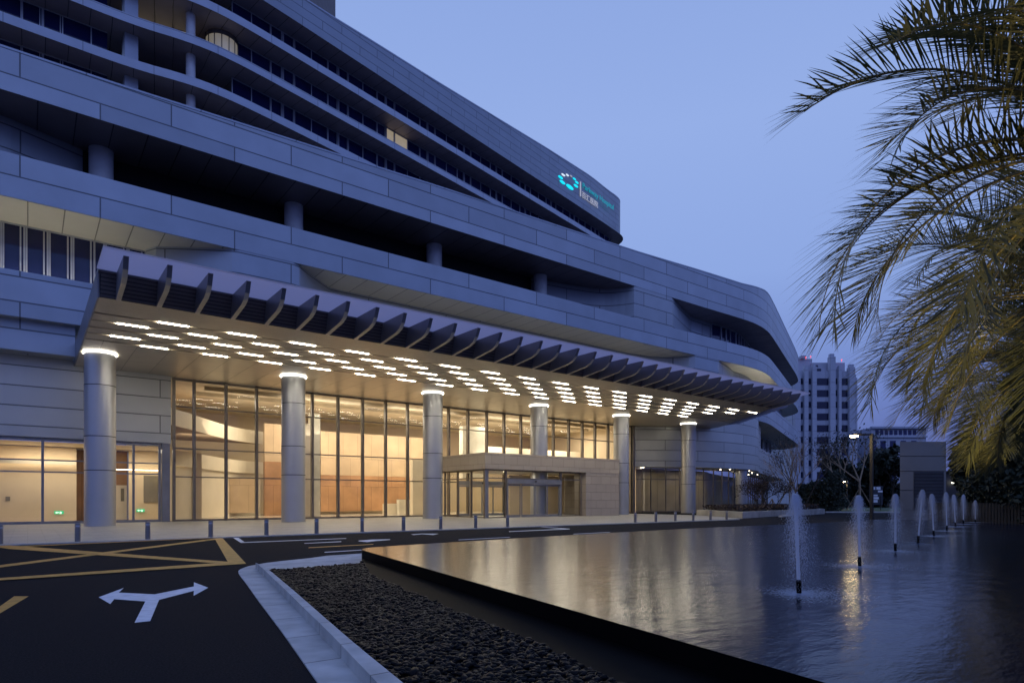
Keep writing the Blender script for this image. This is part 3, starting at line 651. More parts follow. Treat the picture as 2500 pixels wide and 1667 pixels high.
# balcony zone between px 302 and 592
for fi, z in enumerate(tops[1:5]):
    zt = tops[tops.index(z)-1]-.8
    p = T.at(W0+.6, 2.0); mb = MB(); mb.box(p[0]-.55, p[0]+.55, p[1]-.5, p[1]+1.5, z+.003, zt-.003); part(mb, 'balcony_pier', FASC, tow)
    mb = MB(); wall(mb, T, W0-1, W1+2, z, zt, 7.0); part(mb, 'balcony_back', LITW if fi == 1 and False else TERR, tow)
    x, y = T.at(th_(472), 1.9); mb = MB(); mb.cyl((x, y, z), (x, y, zt), .42, n=20, caps=False); part(mb, 'balcony_column', COLW, tow)
# lit rooms behind glass on the third balcony floor
z = tops[2]; zt = tops[1]-.8
mm = MB(); a, b = th_(322), th_(470); q = a
while q < b: mm.bar((*T.at(q, 5.0-(q-a)/(b-a)*.6), z+.6), (*T.at(q, 5.0-(q-a)/(b-a)*.6), zt-.05), .12); q += 1.7
mm.bar((*T.at(a, 5.0), z+1.9), (*T.at(b, 4.4), z+1.9), .1, .1); part(mm, 'balcony_glazing_bars', MULL, tow)
mb = MB(); wall(mb, T, a, b, z+.6, zt-.05, lambda d: 5.2-(d-a)/(b-a)*.6)
part(mb, 'lit_balcony_glazing', mat('lit_room', (.3, .28, .22), .3, 0, .5, .5, brick=(2.4, 1.3, .06, .3, 0), bval=.1, emit=(.8, .72, .5), es=.30), tow)
x, y = T.at(th_(574), 3.3); mb = MB(); mb.cyl((x, y, z), (x, y, zt-.5), 1.5, n=28, caps=False); 
mm = MB()
for q in range(14): mm.bar((x+1.53*cos(q*pi/7), y+1.53*sin(q*pi/7), z), (x+1.53*cos(q*pi/7), y+1.53*sin(q*pi/7), zt-.02), .08)
mm.cyl((x, y, zt-.5), (x, y, zt-.02), 1.52, n=28, caps=False); part(mm, 'bay_frame', MULL, tow); part(mb, 'round_glass_bay', mat('lit_bay', (.5, .45, .36), .3, 0, .25, .5, emit=(1, .88, .62), es=.13), tow)
# roof plant block
a = onT(819, 96); b = onT(752, 84); mb = MB(); mb.hexa([(b[0], b[1]), (a[0], a[1]), (a[0]-6, a[1]+12), (b[0]-6, b[1]+12)], 50, 90); part(mb, 'roof_plant_block', mat('plant_grey', (.17, .15, .15), .7), tow)
# tower end wall body
mb = MB(); wall(mb, T, 0, TS, 22, 37, 3.2); part(mb, 'lower_wall', TERR, tow)
# sign on the parapet
SGC = mat('sign_cyan', (.02, .5, .6), .5, emit=(.0, .80, .95), es=1.0); SGW = mat('sign_white', (.8, .8, .8), .5, emit=(.75, .85, .9), es=.9); SGT = mat('sign_teal', (.02, .3, .35), .5, emit=(.0, .36, .42), es=.6); SGG = mat('sign_grey', (.6, .6, .6), .5, emit=(.55, .55, .6), es=.5)
def zs_(x, y): return T.sz(1330+x*.14033, 400+y*.14033)
sc_ = T.sz(1420, 450); sp = T.at(sc_[0], -.3)
sign = thing('rooftop_sign', (sp[0], sp[1], sc_[1]), 'glowing cyan and white hospital sign with a ring of dots on the tower parapet', 'sign')
def onwall(s, z, out=.12): x, y = T.at(s, -out); return Vector((x, y, z))
for (x, y, rx, ry, m) in ((270, 240, 45, 26, SGC), (318, 197, 35, 19, SGW), (388, 200, 28, 17, SGW), (453, 218, 22, 13, SGG), (510, 267, 30, 18, SGC), (553, 328, 32, 22, SGC), (537, 388, 40, 26, SGC), (303, 325, 52, 32, SGC), (430, 408, 70, 42, SGC)):
    s, z = zs_(x, y); s2, _ = zs_(x+rx, y); s3, z3_ = zs_(x, y-ry); mb = MB(); a = (s2-s)*.86; h = (z3_-z)*.74; pts = [onwall(s+a*cos(q*pi/12), z+h*sin(q*pi/12)) for q in range(24)]; bk = [onwall(s+a*cos(q*pi/12), z+h*sin(q*pi/12), .02) for q in range(24)]
    mb.poly(pts)
    for i in range(24): mb.poly([bk[i], bk[(i+1) % 24], pts[(i+1) % 24], pts[i]])
    mb.build('logo_dot', m, sign)
s, z0 = zs_(612, 570); _, z1 = zs_(612, 318); mb = MB(); mb.bar(onwall(s, z0), onwall(s, z1), .22, .1, up=(0, 1, 0)); mb.build('divider_bar', SGG, sign)
def text_part(name, body, s0, s1, zbase, hgt, m):
    cu = bpy.data.curves.new(name, 'FONT'); cu.body = body; cu.size = 1; cu.extrude = .012; ob = bpy.data.objects.new(name+'_tmp', cu); COL.objects.link(ob)
    dg = bpy.context.evaluated_depsgraph_get(); me = bpy.data.meshes.new_from_object(ob.evaluated_get(dg)); COL.objects.unlink(ob); bpy.data.objects.remove(ob)
    xs = [v.co.x for v in me.vertices]; ys = [v.co.y for v in me.vertices]; x0, x1 = min(xs), max(xs); base = 0; y1 = max(ys)
    mb = MB(); O = ORG[sign.name]
    for v in me.vertices:
        p = onwall(s0+(v.co.x-x0)/(x1-x0)*(s1-s0), zbase+v.co.y/y1*hgt, .12+v.co.z*2); v.co = p-O
    me.materials.clear(); me.materials.append(m); o = bpy.data.objects.new(name, me); COL.objects.link(o); o.parent = sign; ORG[o.name] = O
sa, za = zs_(650, 440); sb, zb_ = zs_(1188, 790); text_part('english_lettering', 'Parkway Hospital', sa, sb, (za+zb_)/2, abs(zs_(650, 362)[1]-za)*1.15, SGT)
sa, za = zs_(640, 625); sb, zb_ = zs_(915, 735); text_part('chinese_lettering', '百汇医院', sa, sb, (za+zb_)/2+.05, abs(zs_(650, 530)[1]-za)*1.0, SGG)
# ================================================================ ENTRANCE CANOPY
can = thing('entrance_canopy', (24, 33, 8.4), 'long flat entrance canopy with dark fins along its edge and rows of linear lights', 'canopy')
def cpart(mb, name, m): return mb.build(name, m, can)
U0 = 2.0
ue = lambda v: 46.1+(v-26.3)*.79                              # skewed right hand end
SLOT = .09
rows = [28.55, 29.78, 30.98, 32.2, 33.45]; SZ = 8.43
edges = [26.3]
plates = []; lo = 26.3
for r in rows: plates.append((lo, r-SLOT)); lo = r+SLOT
plates.append((lo, GV-.18))
for i, (a, b) in enumerate(plates):
    mb = MB(); last = i == len(plates)-1
    if last:
        q = [(U0, a), (ue(a), a), (ue(36.5), 36.5), (54.5, 37.8), (47.2, b), (6.6, b), (6.6, LW-.02), (U0, LW-.02)]
    else: q = [(U0, a), (ue(a), a), (ue(b), b), (U0, b)]
    mb.poly([(x, y, SZ) for x, y in q][::-1], [(x, y) for x, y in q][::-1]); 
    for j in range(len(q)):
        k = (j+1) % len(q); mb.poly([(*q[j], SZ), (*q[k], SZ), (*q[k], SZ+.16), (*q[j], SZ+.16)])
    cpart(mb, 'soffit_panel' if i else 'slatted_soffit', SPAN if last else SLAT)
mb = MB(); q = [(U0+.02, 26.4), (ue(26.4)-.1, 26.4), (ue(36.5)-.1, 36.5), (54, 38), (47, GV-.3), (U0+.02, GV-.3)]; mb.hexa(q, SZ+.161, 9.28); cpart(mb, 'canopy_core', GROOVE)
mb = MB(); mb.hexa([(U0-.06, 26.3), (U0-.003, 26.3), (U0-.003, LW-.05), (U0-.06, LW-.05)], SZ-.02, 9.42); cpart(mb, 'left_end_panel', ALU)
mb = MB(); mb.poly([(U0, 26.3, SZ), (ue(26.3), 26.3, SZ), (ue(26.3), 26.0, 9.27), (U0, 26.0, 9.27)], [(0, 0), (46, 0), (46, .9), (0, .9)]); mb.poly([(ue(26.3), 26.3, SZ), (ue(36.5), 36.5, SZ), (ue(36.5)+.3, 36.5, 9.27), (ue(26.3)+.3, 26.0, 9.27)], [(0, 0), (12, 0), (12, .9), (0, .9)]); cpart(mb, 'edge_fascia', SLATD)
mb = MB(); mb.hexa([(U0-.1, 23.72), (ue(26.3)+.9, 23.72), (ue(34)+1.5, 34), (ue(34), 34), (ue(26.3)+.2, 26.05), (U0-.1, 26.05)], 9.34, 9.40); cpart(mb, 'glass_roof', SHEET)
mb = MB(); mb.hexa([(U0-.05, 26.06), (ue(26.3), 26.06), (54, 37), (50, 38.9), (U0-.05, 38.9)], 9.30, 9.44); cpart(mb, 'roof_deck', ALU)
def finmesh():
    prof = [(26.32, SZ-.02), (24.75, 8.60), (24.42, 8.72), (24.2, 8.92), (24.0, 9.30), (26.1, 9.30)]
    w = .08; mb = MB(); A = [(-w, y, z) for y, z in prof]; B = [(w, y, z) for y, z in prof]; n = len(prof)
    mb.poly(A); mb.poly(B[::-1])
    for i in range(n):
        j = (i+1) % n; mb.cur = 1 if i < 3 else 0; mb.poly([A[j], A[i], B[i], B[j]])
    return mb
fo = finmesh(); fo.v = [(v[0]+2.56, v[1], v[2]) for v in fo.v]; f0 = cpart(fo, 'fin', [FIN, FINE_])
for k in range(1, 35):
    c = f0.copy(); COL.objects.link(c); c.parent = can; c.location = (1.28*k, 0, 0)
nf = 5
for k in range(7):                                           # fins turning the right hand corner
    c = f0.copy(); COL.objects.link(c); c.parent = can; v = 27.4+1.28*k
    c.rotation_euler = (0, 0, radians(58)); R = Matrix.Rotation(radians(58), 4, 'Z')
    piv = Vector((2.56, 26.2, 0))-Vector((24, 33, 0)); tgt = Vector((ue(v), v, 0))-Vector((24, 33, 0)); c.location = tgt-R@piv
lm = MB(); lm.box(4.15, 5.25, rows[0]-.06, rows[0]+.06, SZ-.012, SZ+.05); lamp0 = cpart(lm, 'linear_light', LAMP)
for ri, v in enumerate(rows):
    st = 4.7 if ri % 2 == 0 else 3.4
    for k in range(17):
        u = st+2.65*k
        if (ri == 0 and k == 0) or (ri == 2 and k > 15) or (ri == 3 and k > 15) or (ri == 4 and k > 15) or (ri == 3 and k == 16): continue
        c = lamp0.copy(); COL.objects.link(c); c.parent = can; c.location = (u-4.7, v-rows[0], 0)
# columns
CVV = 36.4; cu = [onV(p, 1, CVV)[0] for p in (244.5, 716.4, 1056.5, 1316, 1516.8, 1680.5)]
colabs = ['large round metal column at the far left end of the canopy', 'round metal column in front of the lobby glass, second from the left', 'round metal column just left of the stone entrance pavilion', 'round metal column rising out of the middle of the entrance pavilion', 'round metal column at the right end of the entrance pavilion', 'round metal column by the planter at the right end of the canopy']
for i, u in enumerate(cu):
    c = thing('canopy_column', (u, CVV, .03), colabs[i], 'column', 'round metal columns under the canopy')
    zs = [.03, 1.42 if False else 2.72, 4.36, 6.82, 8.2]; R_ = .66
    mb = MB(); pr = [(0, 0), (R_+.015, 0), (R_+.015, .06), (R_, .07)]
    for a in zs[1:-1]: pr += [(R_, a-.05), (R_-.025, a-.045), (R_-.025, a-.015), (R_, a-.01)]
    pr += [(R_, 8.33)]; mb.lathe((u, CVV, .03), pr, 48); mb.build('shaft', COLM, c)
    mb = MB(); mb.lathe((u, CVV, .03), [(R_+.0, 8.335), (R_+.06, 8.34), (R_+.06, 8.365), (R_+.0, 8.37)], 48); mb.build('light_ring', RING, c)
    for a in zs[1:-1]: mb = MB(); mb.lathe((u, CVV, .03), [(R_+.001, a-.05), (R_+.004, a-.048), (R_+.004, a-.016), (R_+.001, a-.014)], 48); mb.build('seam', GROOVE, c)
    mb = MB(); mb.lathe((u, CVV, .03), [(R_-.06, 8.37), (R_-.06, 8.41)], 48); mb.build('collar', GROOVE, c)
# ================================================================ ENTRANCE PAVILION
PV0, PU0, PU1 = 34.5, 24.4, 38.1; PZ0, PZ1 = 3.38, 4.5
pav = thing('entrance_pavilion', (31, 37, .03), 'low stone-clad entrance lobby with glass front and sliding doors under the canopy', 'pavilion')
def pp(mb, n, m): return mb.build(n, m, pav)
mb = MB(); mb.hexa([(PU0, PV0), (PU1-.5, PV0), (PU1, PV0+.5), (PU1, GV-.2), (PU0, GV-.2)], PZ0, PZ1)
pp(mb, 'roof_fascia', STONE)
mb = MB(); mb.hexa([(33.9, PV0+.03), (PU1-.52, PV0+.03), (PU1-.03, PV0+.52), (PU1-.03, GV-.22), (37.3, GV-.22), (37.3, PV0+1.0), (33.9, PV0+1.3)], .03, PZ0-.002); pp(mb, 'stone_wall', STONE)
mb = MB(); mb.poly([(PU0+.1, PV0+.1, PZ0-.03), (PU0+.1, GV-.3, PZ0-.03), (37.2, GV-.3, PZ0-.03), (37.2, PV0+.1, PZ0-.03)]); pp(mb, 'ceiling', CREAM2)
fr = MB(); FVv = PV0+.35; fus = [PU0+.3, onV(1235, 1, FVv)[0]]
dl, dr = onV(1237, 1, FVv)[0], onV(1365, 1, FVv)[0]
posts = [PU0+.3, dl-.12, dr+.12, 33.6]
for i, u in enumerate(posts):
    w = .13 if i == 0 else .06; fr.box(u-w, u+w, FVv-.1, FVv+.1, .03, PZ0-.03)
for u in (PU0+.3,):
    for k in range(1, 4):
        v = FVv+k*1.75; fr.box(u-.06, u+.06, v-.06, v+.06, .03, PZ0-.03)
    for z in (.05, 2.75, 3.28): fr.box(u-.05, u+.05, FVv+.11, GV-.3, z, z+.07)
for a, b in zip(posts, posts[1:]):
    for z in (.04, 2.75, 3.28):
        if a == dl-.12 and z == .04: continue
        fr.box(a+.14, b-.07, FVv-.05, FVv+.05, z, z+.07)
pp(fr, 'frame', MULL)
mb = MB(); mb.box(PU0+.16, PU0+.44, FVv-.14, FVv-.102, .03, PZ0-.03); pp(mb, 'corner_post', ALU)
mb = MB(); mb.poly([(PU0+.45, FVv, .1), (dl-.15, FVv, .1), (dl-.15, FVv, 3.3), (PU0+.45, FVv, 3.3)]); mb.poly([(dr+.15, FVv, .1), (33.55, FVv, .1), (33.55, FVv, 3.3), (dr+.15, FVv, 3.3)]); mb.poly([(PU0+.3, GV-.3, .1), (PU0+.3, FVv+.1, .1), (PU0+.3, FVv+.1, 3.3), (PU0+.3, GV-.3, 3.3)]); mb.poly([(dl, FVv+.02, 2.85), (dr, FVv+.02, 2.85), (dr, FVv+.02, 3.28), (dl, FVv+.02, 3.28)]); pp(mb, 'fixed_glass', GL)
def door(u0, u1, v):
    mb = MB(); n = 4; w = (u1-u0)/n
    mb.box(u0-.08, u1+.08, v-.16, v+.12, 2.42, 2.74); mb.box(u0-.08, u0+.02, v-.12, v+.1, .03, 2.42); mb.box(u1-.02, u1+.08, v-.12, v+.1, .03, 2.42)
    h = pp(mb, 'door_frame', ALU)
    for k in range(n):
        a, b = u0+.02+k*w, u0-.02+(k+1)*w; y = v+(-.03 if k in (1, 2) else .04); m2 = MB()
        m2.box(a, a+.06, y-.02, y+.02, .05, 2.4); m2.box(b-.06, b, y-.02, y+.02, .05, 2.4); m2.box(a+.06, b-.06, y-.02, y+.02, .05, .22); m2.box(a+.06, b-.06, y-.02, y+.02, 2.28, 2.4)
        dd_ = pp(m2, 'sliding_door', ALU); g = MB(); g.poly([(a+.06, y, .22), (b-.06, y, .22), (b-.06, y, 2.28), (a+.06, y, 2.28)]); g.build('door_glass', GL, dd_)
    mb = MB(); mb.box((u0+u1)/2-.08, (u0+u1)/2+.08, v-.22, v-.162, 2.55, 2.65); mb.build('sensor', GROOVE, h)
door(dl, dr, FVv-.06); door(26.2, 30.6, GV-.5)
mb = MB(); mb.box(31.2, 37.2, GV-.5, GV-.35, .04, 3.3); pp(mb, 'inner_wall', CREAM)
area('pavilion_lamp', (27.5, 37.2, 3.25), 3, 1.5, 110, WARM); area('pavilion_lamp', (33, 37.2, 3.25), 3, 1.5, 60, WARM)
mb = MB()
for u in (27.5, 30.5): mb.cyl((u, 36.4, PZ0-.06), (u, 36.4, PZ0-.035), .09, n=12)
pp(mb, 'ceiling_spot', DL)
# ================================================================ BOLLARDS
bd = thing('bollard', (0, 23.4, .03), 'x', 'bollard', 'steel bollards along the kerb')
mb = MB(); R_ = .075; mb.lathe((0, 23.4, .03), [(R_, 0), (R_, .42), (R_-.008, .425), (R_-.008, .44), (R_, .445), (R_, .54), (R_-.01, .56), (0, .565)], 20); mb.build('post', STEEL, bd)
mb = MB(); mb.lathe((0, 23.4, .03), [(R_+.003, .45), (R_+.003, .50)], 20); mb.build('reflective_band', STB, bd)
bpx = [0, 189.7, 360.8, 514.3, 650.5, 773, 884, 985, 1076, 1161, 1239, 1550.6, 1601, 1648.8, 1692.4, 1734.5, 1773.8]
bl = ['steel bollard cut by the left edge of the photo', 'steel bollard directly left of the big left column', 'steel bollard by the pier right of the left column', 'steel bollard just left of the thick yellow bar on the road', 'fifth steel bollard from the left, above the white lane mark', 'steel bollard just right of the second column', 'steel bollard above the rounded corner of the pool', 'steel bollard left of the third column, before the lobby glass', 'steel bollard in front of the left glass side of the pavilion', 'steel bollard in front of the corner post of the pavilion', 'steel bollard in front of the sliding doors of the pavilion', 'first steel bollard to the right of the stone pavilion', 'second steel bollard to the right of the stone pavilion', 'steel bollard just left of the last canopy column', 'steel bollard at the foot of the last canopy column', 'last steel bollard but one, before the planter wall', 'rightmost steel bollard, before the planter wall']
for i, px in enumerate(bpx):
    b = bd if i == 0 else copy_tree(bd)
    V = 23.4 if i < 11 else 23.5
    b.location = (onV(px, 1, V)[0], V, .03); b['label'] = bl[i]
# ================================================================ PLANTER
pl = thing('planter', (48, 27, 0), 'low concrete planter wall with dark clipped hedge right of the entrance', 'planter')
oc = [(43.6, 31.5), (38.5, 24.1), (46.3, 25.7), (52, 26.2), (56.5, 27.2), (62, 31), (52, 33.5)]
ic = [(44.2, 31.3), (39.4, 24.8), (46.2, 26.1), (52, 26.6), (56.3, 27.6), (61.3, 31), (52, 33.0)]
mb = MB(); n = len(oc)
for i in range(n):
    j = (i+1) % n; mb.hexa([oc[i], oc[j], ic[j], ic[i]], 0, .46)
mb.build('planter_wall', mat('planter_concrete', (.36, .35, .33), .8, 0, .25, .9, brick=(3.2, 2, .02, .1, 0)), pl)
def leafcloud(mb, pts, size, rnd):
    for (x, y, z) in pts:
        a = Vector((rnd.gauss(0, 1), rnd.gauss(0, 1), rnd.gauss(0, 1))).normalized(); b = a.cross(Vector((rnd.gauss(0, 1), rnd.gauss(0, 1), rnd.gauss(0, 1)))).normalized(); s = size*rnd.uniform(.6, 1.3); c = Vector((x, y, z))
        mb.poly([c-a*s, c+b*s*.5, c+a*s, c-b*s*.5])
rnd = random.Random(11)
mb = MB(); pts = []
while len(pts) < 9000:
    x, y = rnd.uniform(38, 62), rnd.uniform(24, 34)
    if inside(x, y, ic): pts.append((x, y, .42+rnd.random()**.5*.42))
leafcloud(mb, pts, .11, rnd); mb.build('clipped_hedge', LEAFR, pl)
mb = MB(); mb.poly([(x, y, .45) for x, y in ic]); mb.build('planter_soil', SOIL, pl)
# paved kerb strip and lawn beyond
sheet('lawn', [onT(2030, 62), onT(2215, 62), onT(2215, 95), onT(1960, 95)], .08, GRASS, th=.1)
mb = MB(); a, b = onT(2015, 61.5), onT(2220, 61.5); mb.bar((*a, .06), (*b, .06), .25, .14); tag(mb.build('lawn_kerb', CONC), kind='structure')
mb = MB(); q = [onG(1905, 1262), onG(2040, 1243), onG(2200, 1243.5)]
for a, b in zip(q, q[1:]): mb.bar((*a, .05), (*b, .05), .25, .12)
tag(mb.build('far_kerb', CONC), kind='structure')
# ================================================================ TREES
def tree(name, base, h, spread, label, nleaf, leafm, barkm, seed, stems=1, leafs=.12, depth=4, trunk=.35, r0=.09, lift=.6, stakes=0, group=None, cat='tree'):
    rr = random.Random(seed); t = thing(name, (*base, 0), label, cat, group); mb = MB(); tips = []
    def grow(p, d, L, r, k):
        q = p+d*L; mb.cyl(p, q, r, r*.68, 6, caps=False)
        if k <= 1: tips.append(q)
        if k == 0: return
        for _ in range(3 if k > 1 else 2):
            nd = (d+Vector((rr.gauss(0, 1), rr.gauss(0, 1), rr.gauss(0, .6)))*spread+Vector((0, 0, lift*.3))).normalized()
            grow(q, nd, L*rr.uniform(.55, .85), r*.62, k-1)
    B = Vector((*base, 0))
    for s in range(stems):
        d = Vector((rr.gauss(0, .25), rr.gauss(0, .25), 1)).normalized() if stems > 1 else Vector((rr.gauss(0, .04), rr.gauss(0, .04), 1)).normalized()
        grow(B+Vector((rr.gauss(0, .1), rr.gauss(0, .1), 0))*(stems > 1), d, h*trunk, r0, depth)
    mb.build('trunk', barkm, t)
    if nleaf:
        pts = []
        for _ in range(nleaf):
            c = rr.choice(tips); pts.append((c.x+rr.gauss(0, h*.05), c.y+rr.gauss(0, h*.05), c.z+rr.gauss(0, h*.045)))
        m2 = MB(); leafcloud(m2, pts, leafs, rr); m2.build('crown', leafm, t)
    for k in range(stakes):
        a = 2*pi*k/stakes+.4; m3 = MB(); m3.cyl(B+Vector((cos(a)*h*.18, sin(a)*h*.18, 0)), B+Vector((0, 0, h*.34)), .05, .04, 6); m3.build('stake', LBARK, t)
    return t
def bush(name, base, rx, rz, label, n, seed, m=LEAFD, size=.16, zc=None):
    rr = random.Random(seed); t = thing(name, (*base, 0), label, 'bush'); pts = []; zc = zc or rz*.9; lob = [(rr.gauss(0, rx*.35), rr.gauss(0, rx*.35), zc+rr.gauss(0, rz*.28), rr.uniform(.45, .75)) for _ in range(14)]
    for _ in range(n):
        lx, ly, lz, s = rr.choice(lob); v = Vector((rr.gauss(0, 1), rr.gauss(0, 1), rr.gauss(0, 1))).normalized()*rr.random()**.3
        pts.append((base[0]+lx+v.x*rx*s, base[1]+ly+v.y*rx*s, max(.1, lz+v.z*rz*s)))
    mb = MB(); leafcloud(mb, pts, size, rr); mb.build('foliage', m, t)
    mb = MB()
    for k in range(5): mb.cyl((base[0]+rr.gauss(0, .2), base[1]+rr.gauss(0, .2), 0), (base[0]+rr.gauss(0, rx*.3), base[1]+rr.gauss(0, rx*.3), zc), .09, .04, 6, caps=False)
    mb.build('stems', DTRUNK, t)
tree('shrub_tree', onT(1858, 54), 4.3, .75, 'multi stemmed small tree in the planter before the lit shopfront', 2600, LEAFR, DTRUNK, 3, stems=5, leafs=.06, depth=4, trunk=.28, r0=.06)
tree('shrub_tree', onT(1885, 56), 4.0, .7, 'thinner small tree right of the multi stemmed one in the planter', 1500, LEAFR, DTRUNK, 8, stems=2, leafs=.06, depth=4, trunk=.28, r0=.06, stakes=3)
tree('bare_tree', onT(1930, 58), 8.5, .42, 'tall thin bare tree uplit pink behind the first fountain jet', 160, LEAFR, LBARK, 5, stems=3, leafs=.07, depth=4, trunk=.25, r0=.07, lift=1.4, stakes=3)
tree('bare_tree', onT(1958, 62), 10, .4, 'taller thin bare tree left of the dark round bush', 500, LEAFR, DTRUNK, 6, stems=2, leafs=.09, depth=4, trunk=.28, r0=.08, lift=1.4)
bush('round_bush', onT(2003, 64), 1.9, 1.9, 'big dark rounded bush in front of the white apartment tower', 9000, 4, size=.13)
bush('round_bush', onT(2035, 68), 1.2, 1.0, 'smaller dark bush to the right of the big round bush', 2600, 9, size=.12)
bush('tall_shrub', onT(2392, 34), 1.3, 2.3, 'tall dark shrub behind the farthest fountain jets', 9000, 51, size=.15)
bush('tall_shrub', onT(2446, 31), 1.5, 2.7, 'tall dark shrub behind the timber fence, under the palm fronds', 9000, 52, size=.15)
bush('tall_shrub', onT(2515, 28), 1.8, 2.8, 'tall dark shrub at the right edge of the photo', 8000, 53, size=.14)
tree('staked_tree', onT(2059, 72), 6.2, .55, 'staked tree lit yellow by a small lamp on the lawn', 260, LEAFD, LBARK, 12, leafs=.12, trunk=.5, r0=.14, depth=3, stakes=4)
tree('staked_tree', onT(2100, 66), 7.6, .6, 'larger staked tree left of the dark lamp post', 700, LEAFD, LBARK, 14, leafs=.13, trunk=.42, r0=.15, depth=4, stakes=4, lift=1.0)
for k, (px, t_, h) in enumerate(((2040, 92, 7.5), (2150, 95, 9), (2180, 90, 9.5), (2125, 100, 7))):
    tree('background_tree', onT(px, t_), h, .6, ['dark tree far behind the small lawn lamp', 'dark tree behind the lamp post', 'dark tree against the left edge of the stone service building', 'low dark tree behind the staked tree'][k], 2600, LEAFD, DTRUNK, 30+k, leafs=.42, trunk=.3, r0=.2, depth=4)
# dark hedge behind the far road
mb = MB(); pts = [(*onT(rnd.uniform(1950, 2230), rnd.uniform(96, 104)), rnd.random()**.7*3.6) for _ in range(9000)]; leafcloud(mb, pts, .45, rnd); tag(mb.build('far_hedge', LEAFD), 'dark hedge mass beyond the lawn', 'hedge', kind='stuff')
# ================================================================ STREET LAMPS
def lamp(name, base, h, arm, armdir, label, w=.16, power=120):
    t = thing(name, (*base, 0), label, 'street lamp'); x, y = base; mb = MB(); mb.box(x-w/2, x+w/2, y-w/2, y+w/2, 0, h); mb.box(x-w, x+w, y-w, y+w, 0, .06); mb.build('post', POSTM, t)
    ex, ey = x+armdir[0]*arm, y+armdir[1]*arm; mb = MB(); mb.bar((x, y, h-.06), (ex, ey, h-.06), .1, .1); mb.build('arm', POSTM, t)
    mb = MB(); q = .16; mb.box(ex-q, ex+q, ey-q, ey+q, h-.2, h-.112); mb.build('lamp_head', mat('sodium_lamp', (1, .9, .6), emit=(1, .76, .36), es=90), t)
    l = bpy.data.lights.new('street_light', 'SPOT'); l.energy = power; l.color = (1, .75, .4); l.spot_size = radians(140); l.shadow_soft_size = .15; o = bpy.data.objects.new('street_light', l); COL.objects.link(o); o.location = (ex, ey, h-.25)
lb = onT(2128, 37.5); lamp('street_lamp', lb, 5.25, 1.05, (-RU, -RV), 'tall dark lamp post with glowing yellow head beyond the pool', power=50)
lb = onT(2068, 76); lamp('street_lamp', lb, 3.6, .45, (-RU, -RV), 'small lit lamp beside the yellow staked tree on the lawn', .12, power=90)
u_, v_ = onT(1931, 57); l = bpy.data.lights.new('tree_uplight', 'SPOT'); l.energy = 60; l.color = (1, .62, .45); l.spot_size = radians(50); o = bpy.data.objects.new('tree_uplight', l); COL.objects.link(o); o.location = (u_, v_-.8, .3); o.rotation_euler = (radians(172), 0, 0)
# small notice board
bx, by = onT(2139, 70); nb = thing('notice_board', (bx, by, 0), 'small white notice board with symbols on a post behind the lamp post', 'sign')
mb = MB()
for dx in (-.5, .5): mb.cyl((bx+RU*dx, by+RV*dx, 0), (bx+RU*dx, by+RV*dx, 1.7), .04, n=8)
mb.build('post', POSTM, nb); WS = mat('board_white', (.75, .76, .8), .5)
def vbox(m_, c, w, h, z, off=0):                               # upright plate facing the camera side
    a = Vector((c[0]-RU*w/2, c[1]-RV*w/2, 0)); b = Vector((c[0]+RU*w/2, c[1]+RV*w/2, 0)); f = Vector((-FU, -FV, 0))
    q = [a+f*off, b+f*off, b+f*(off-.05), a+f*(off-.05)]; m_.hexa([(p.x, p.y) for p in q], z-h/2, z+h/2)
mb = MB(); vbox(mb, (bx, by), 1.5, 2.1, 1.75); mb.build('board', mat('board_dark', (.03, .035, .05), .5), nb)
mb = MB()
for dx, z, w, h in ((-.35, 2.55, .5, .3), (.25, 2.55, .45, .3), (.45, 2.2, .5, .2), (-.1, 1.75, .5, .18), (-.1, 1.45, .75, .25), (-.1, 1.1, .5, .3)): vbox(mb, (bx+RU*dx, by+RV*dx), w, h, z, .03)
mb.build('board_symbols', WS, nb)
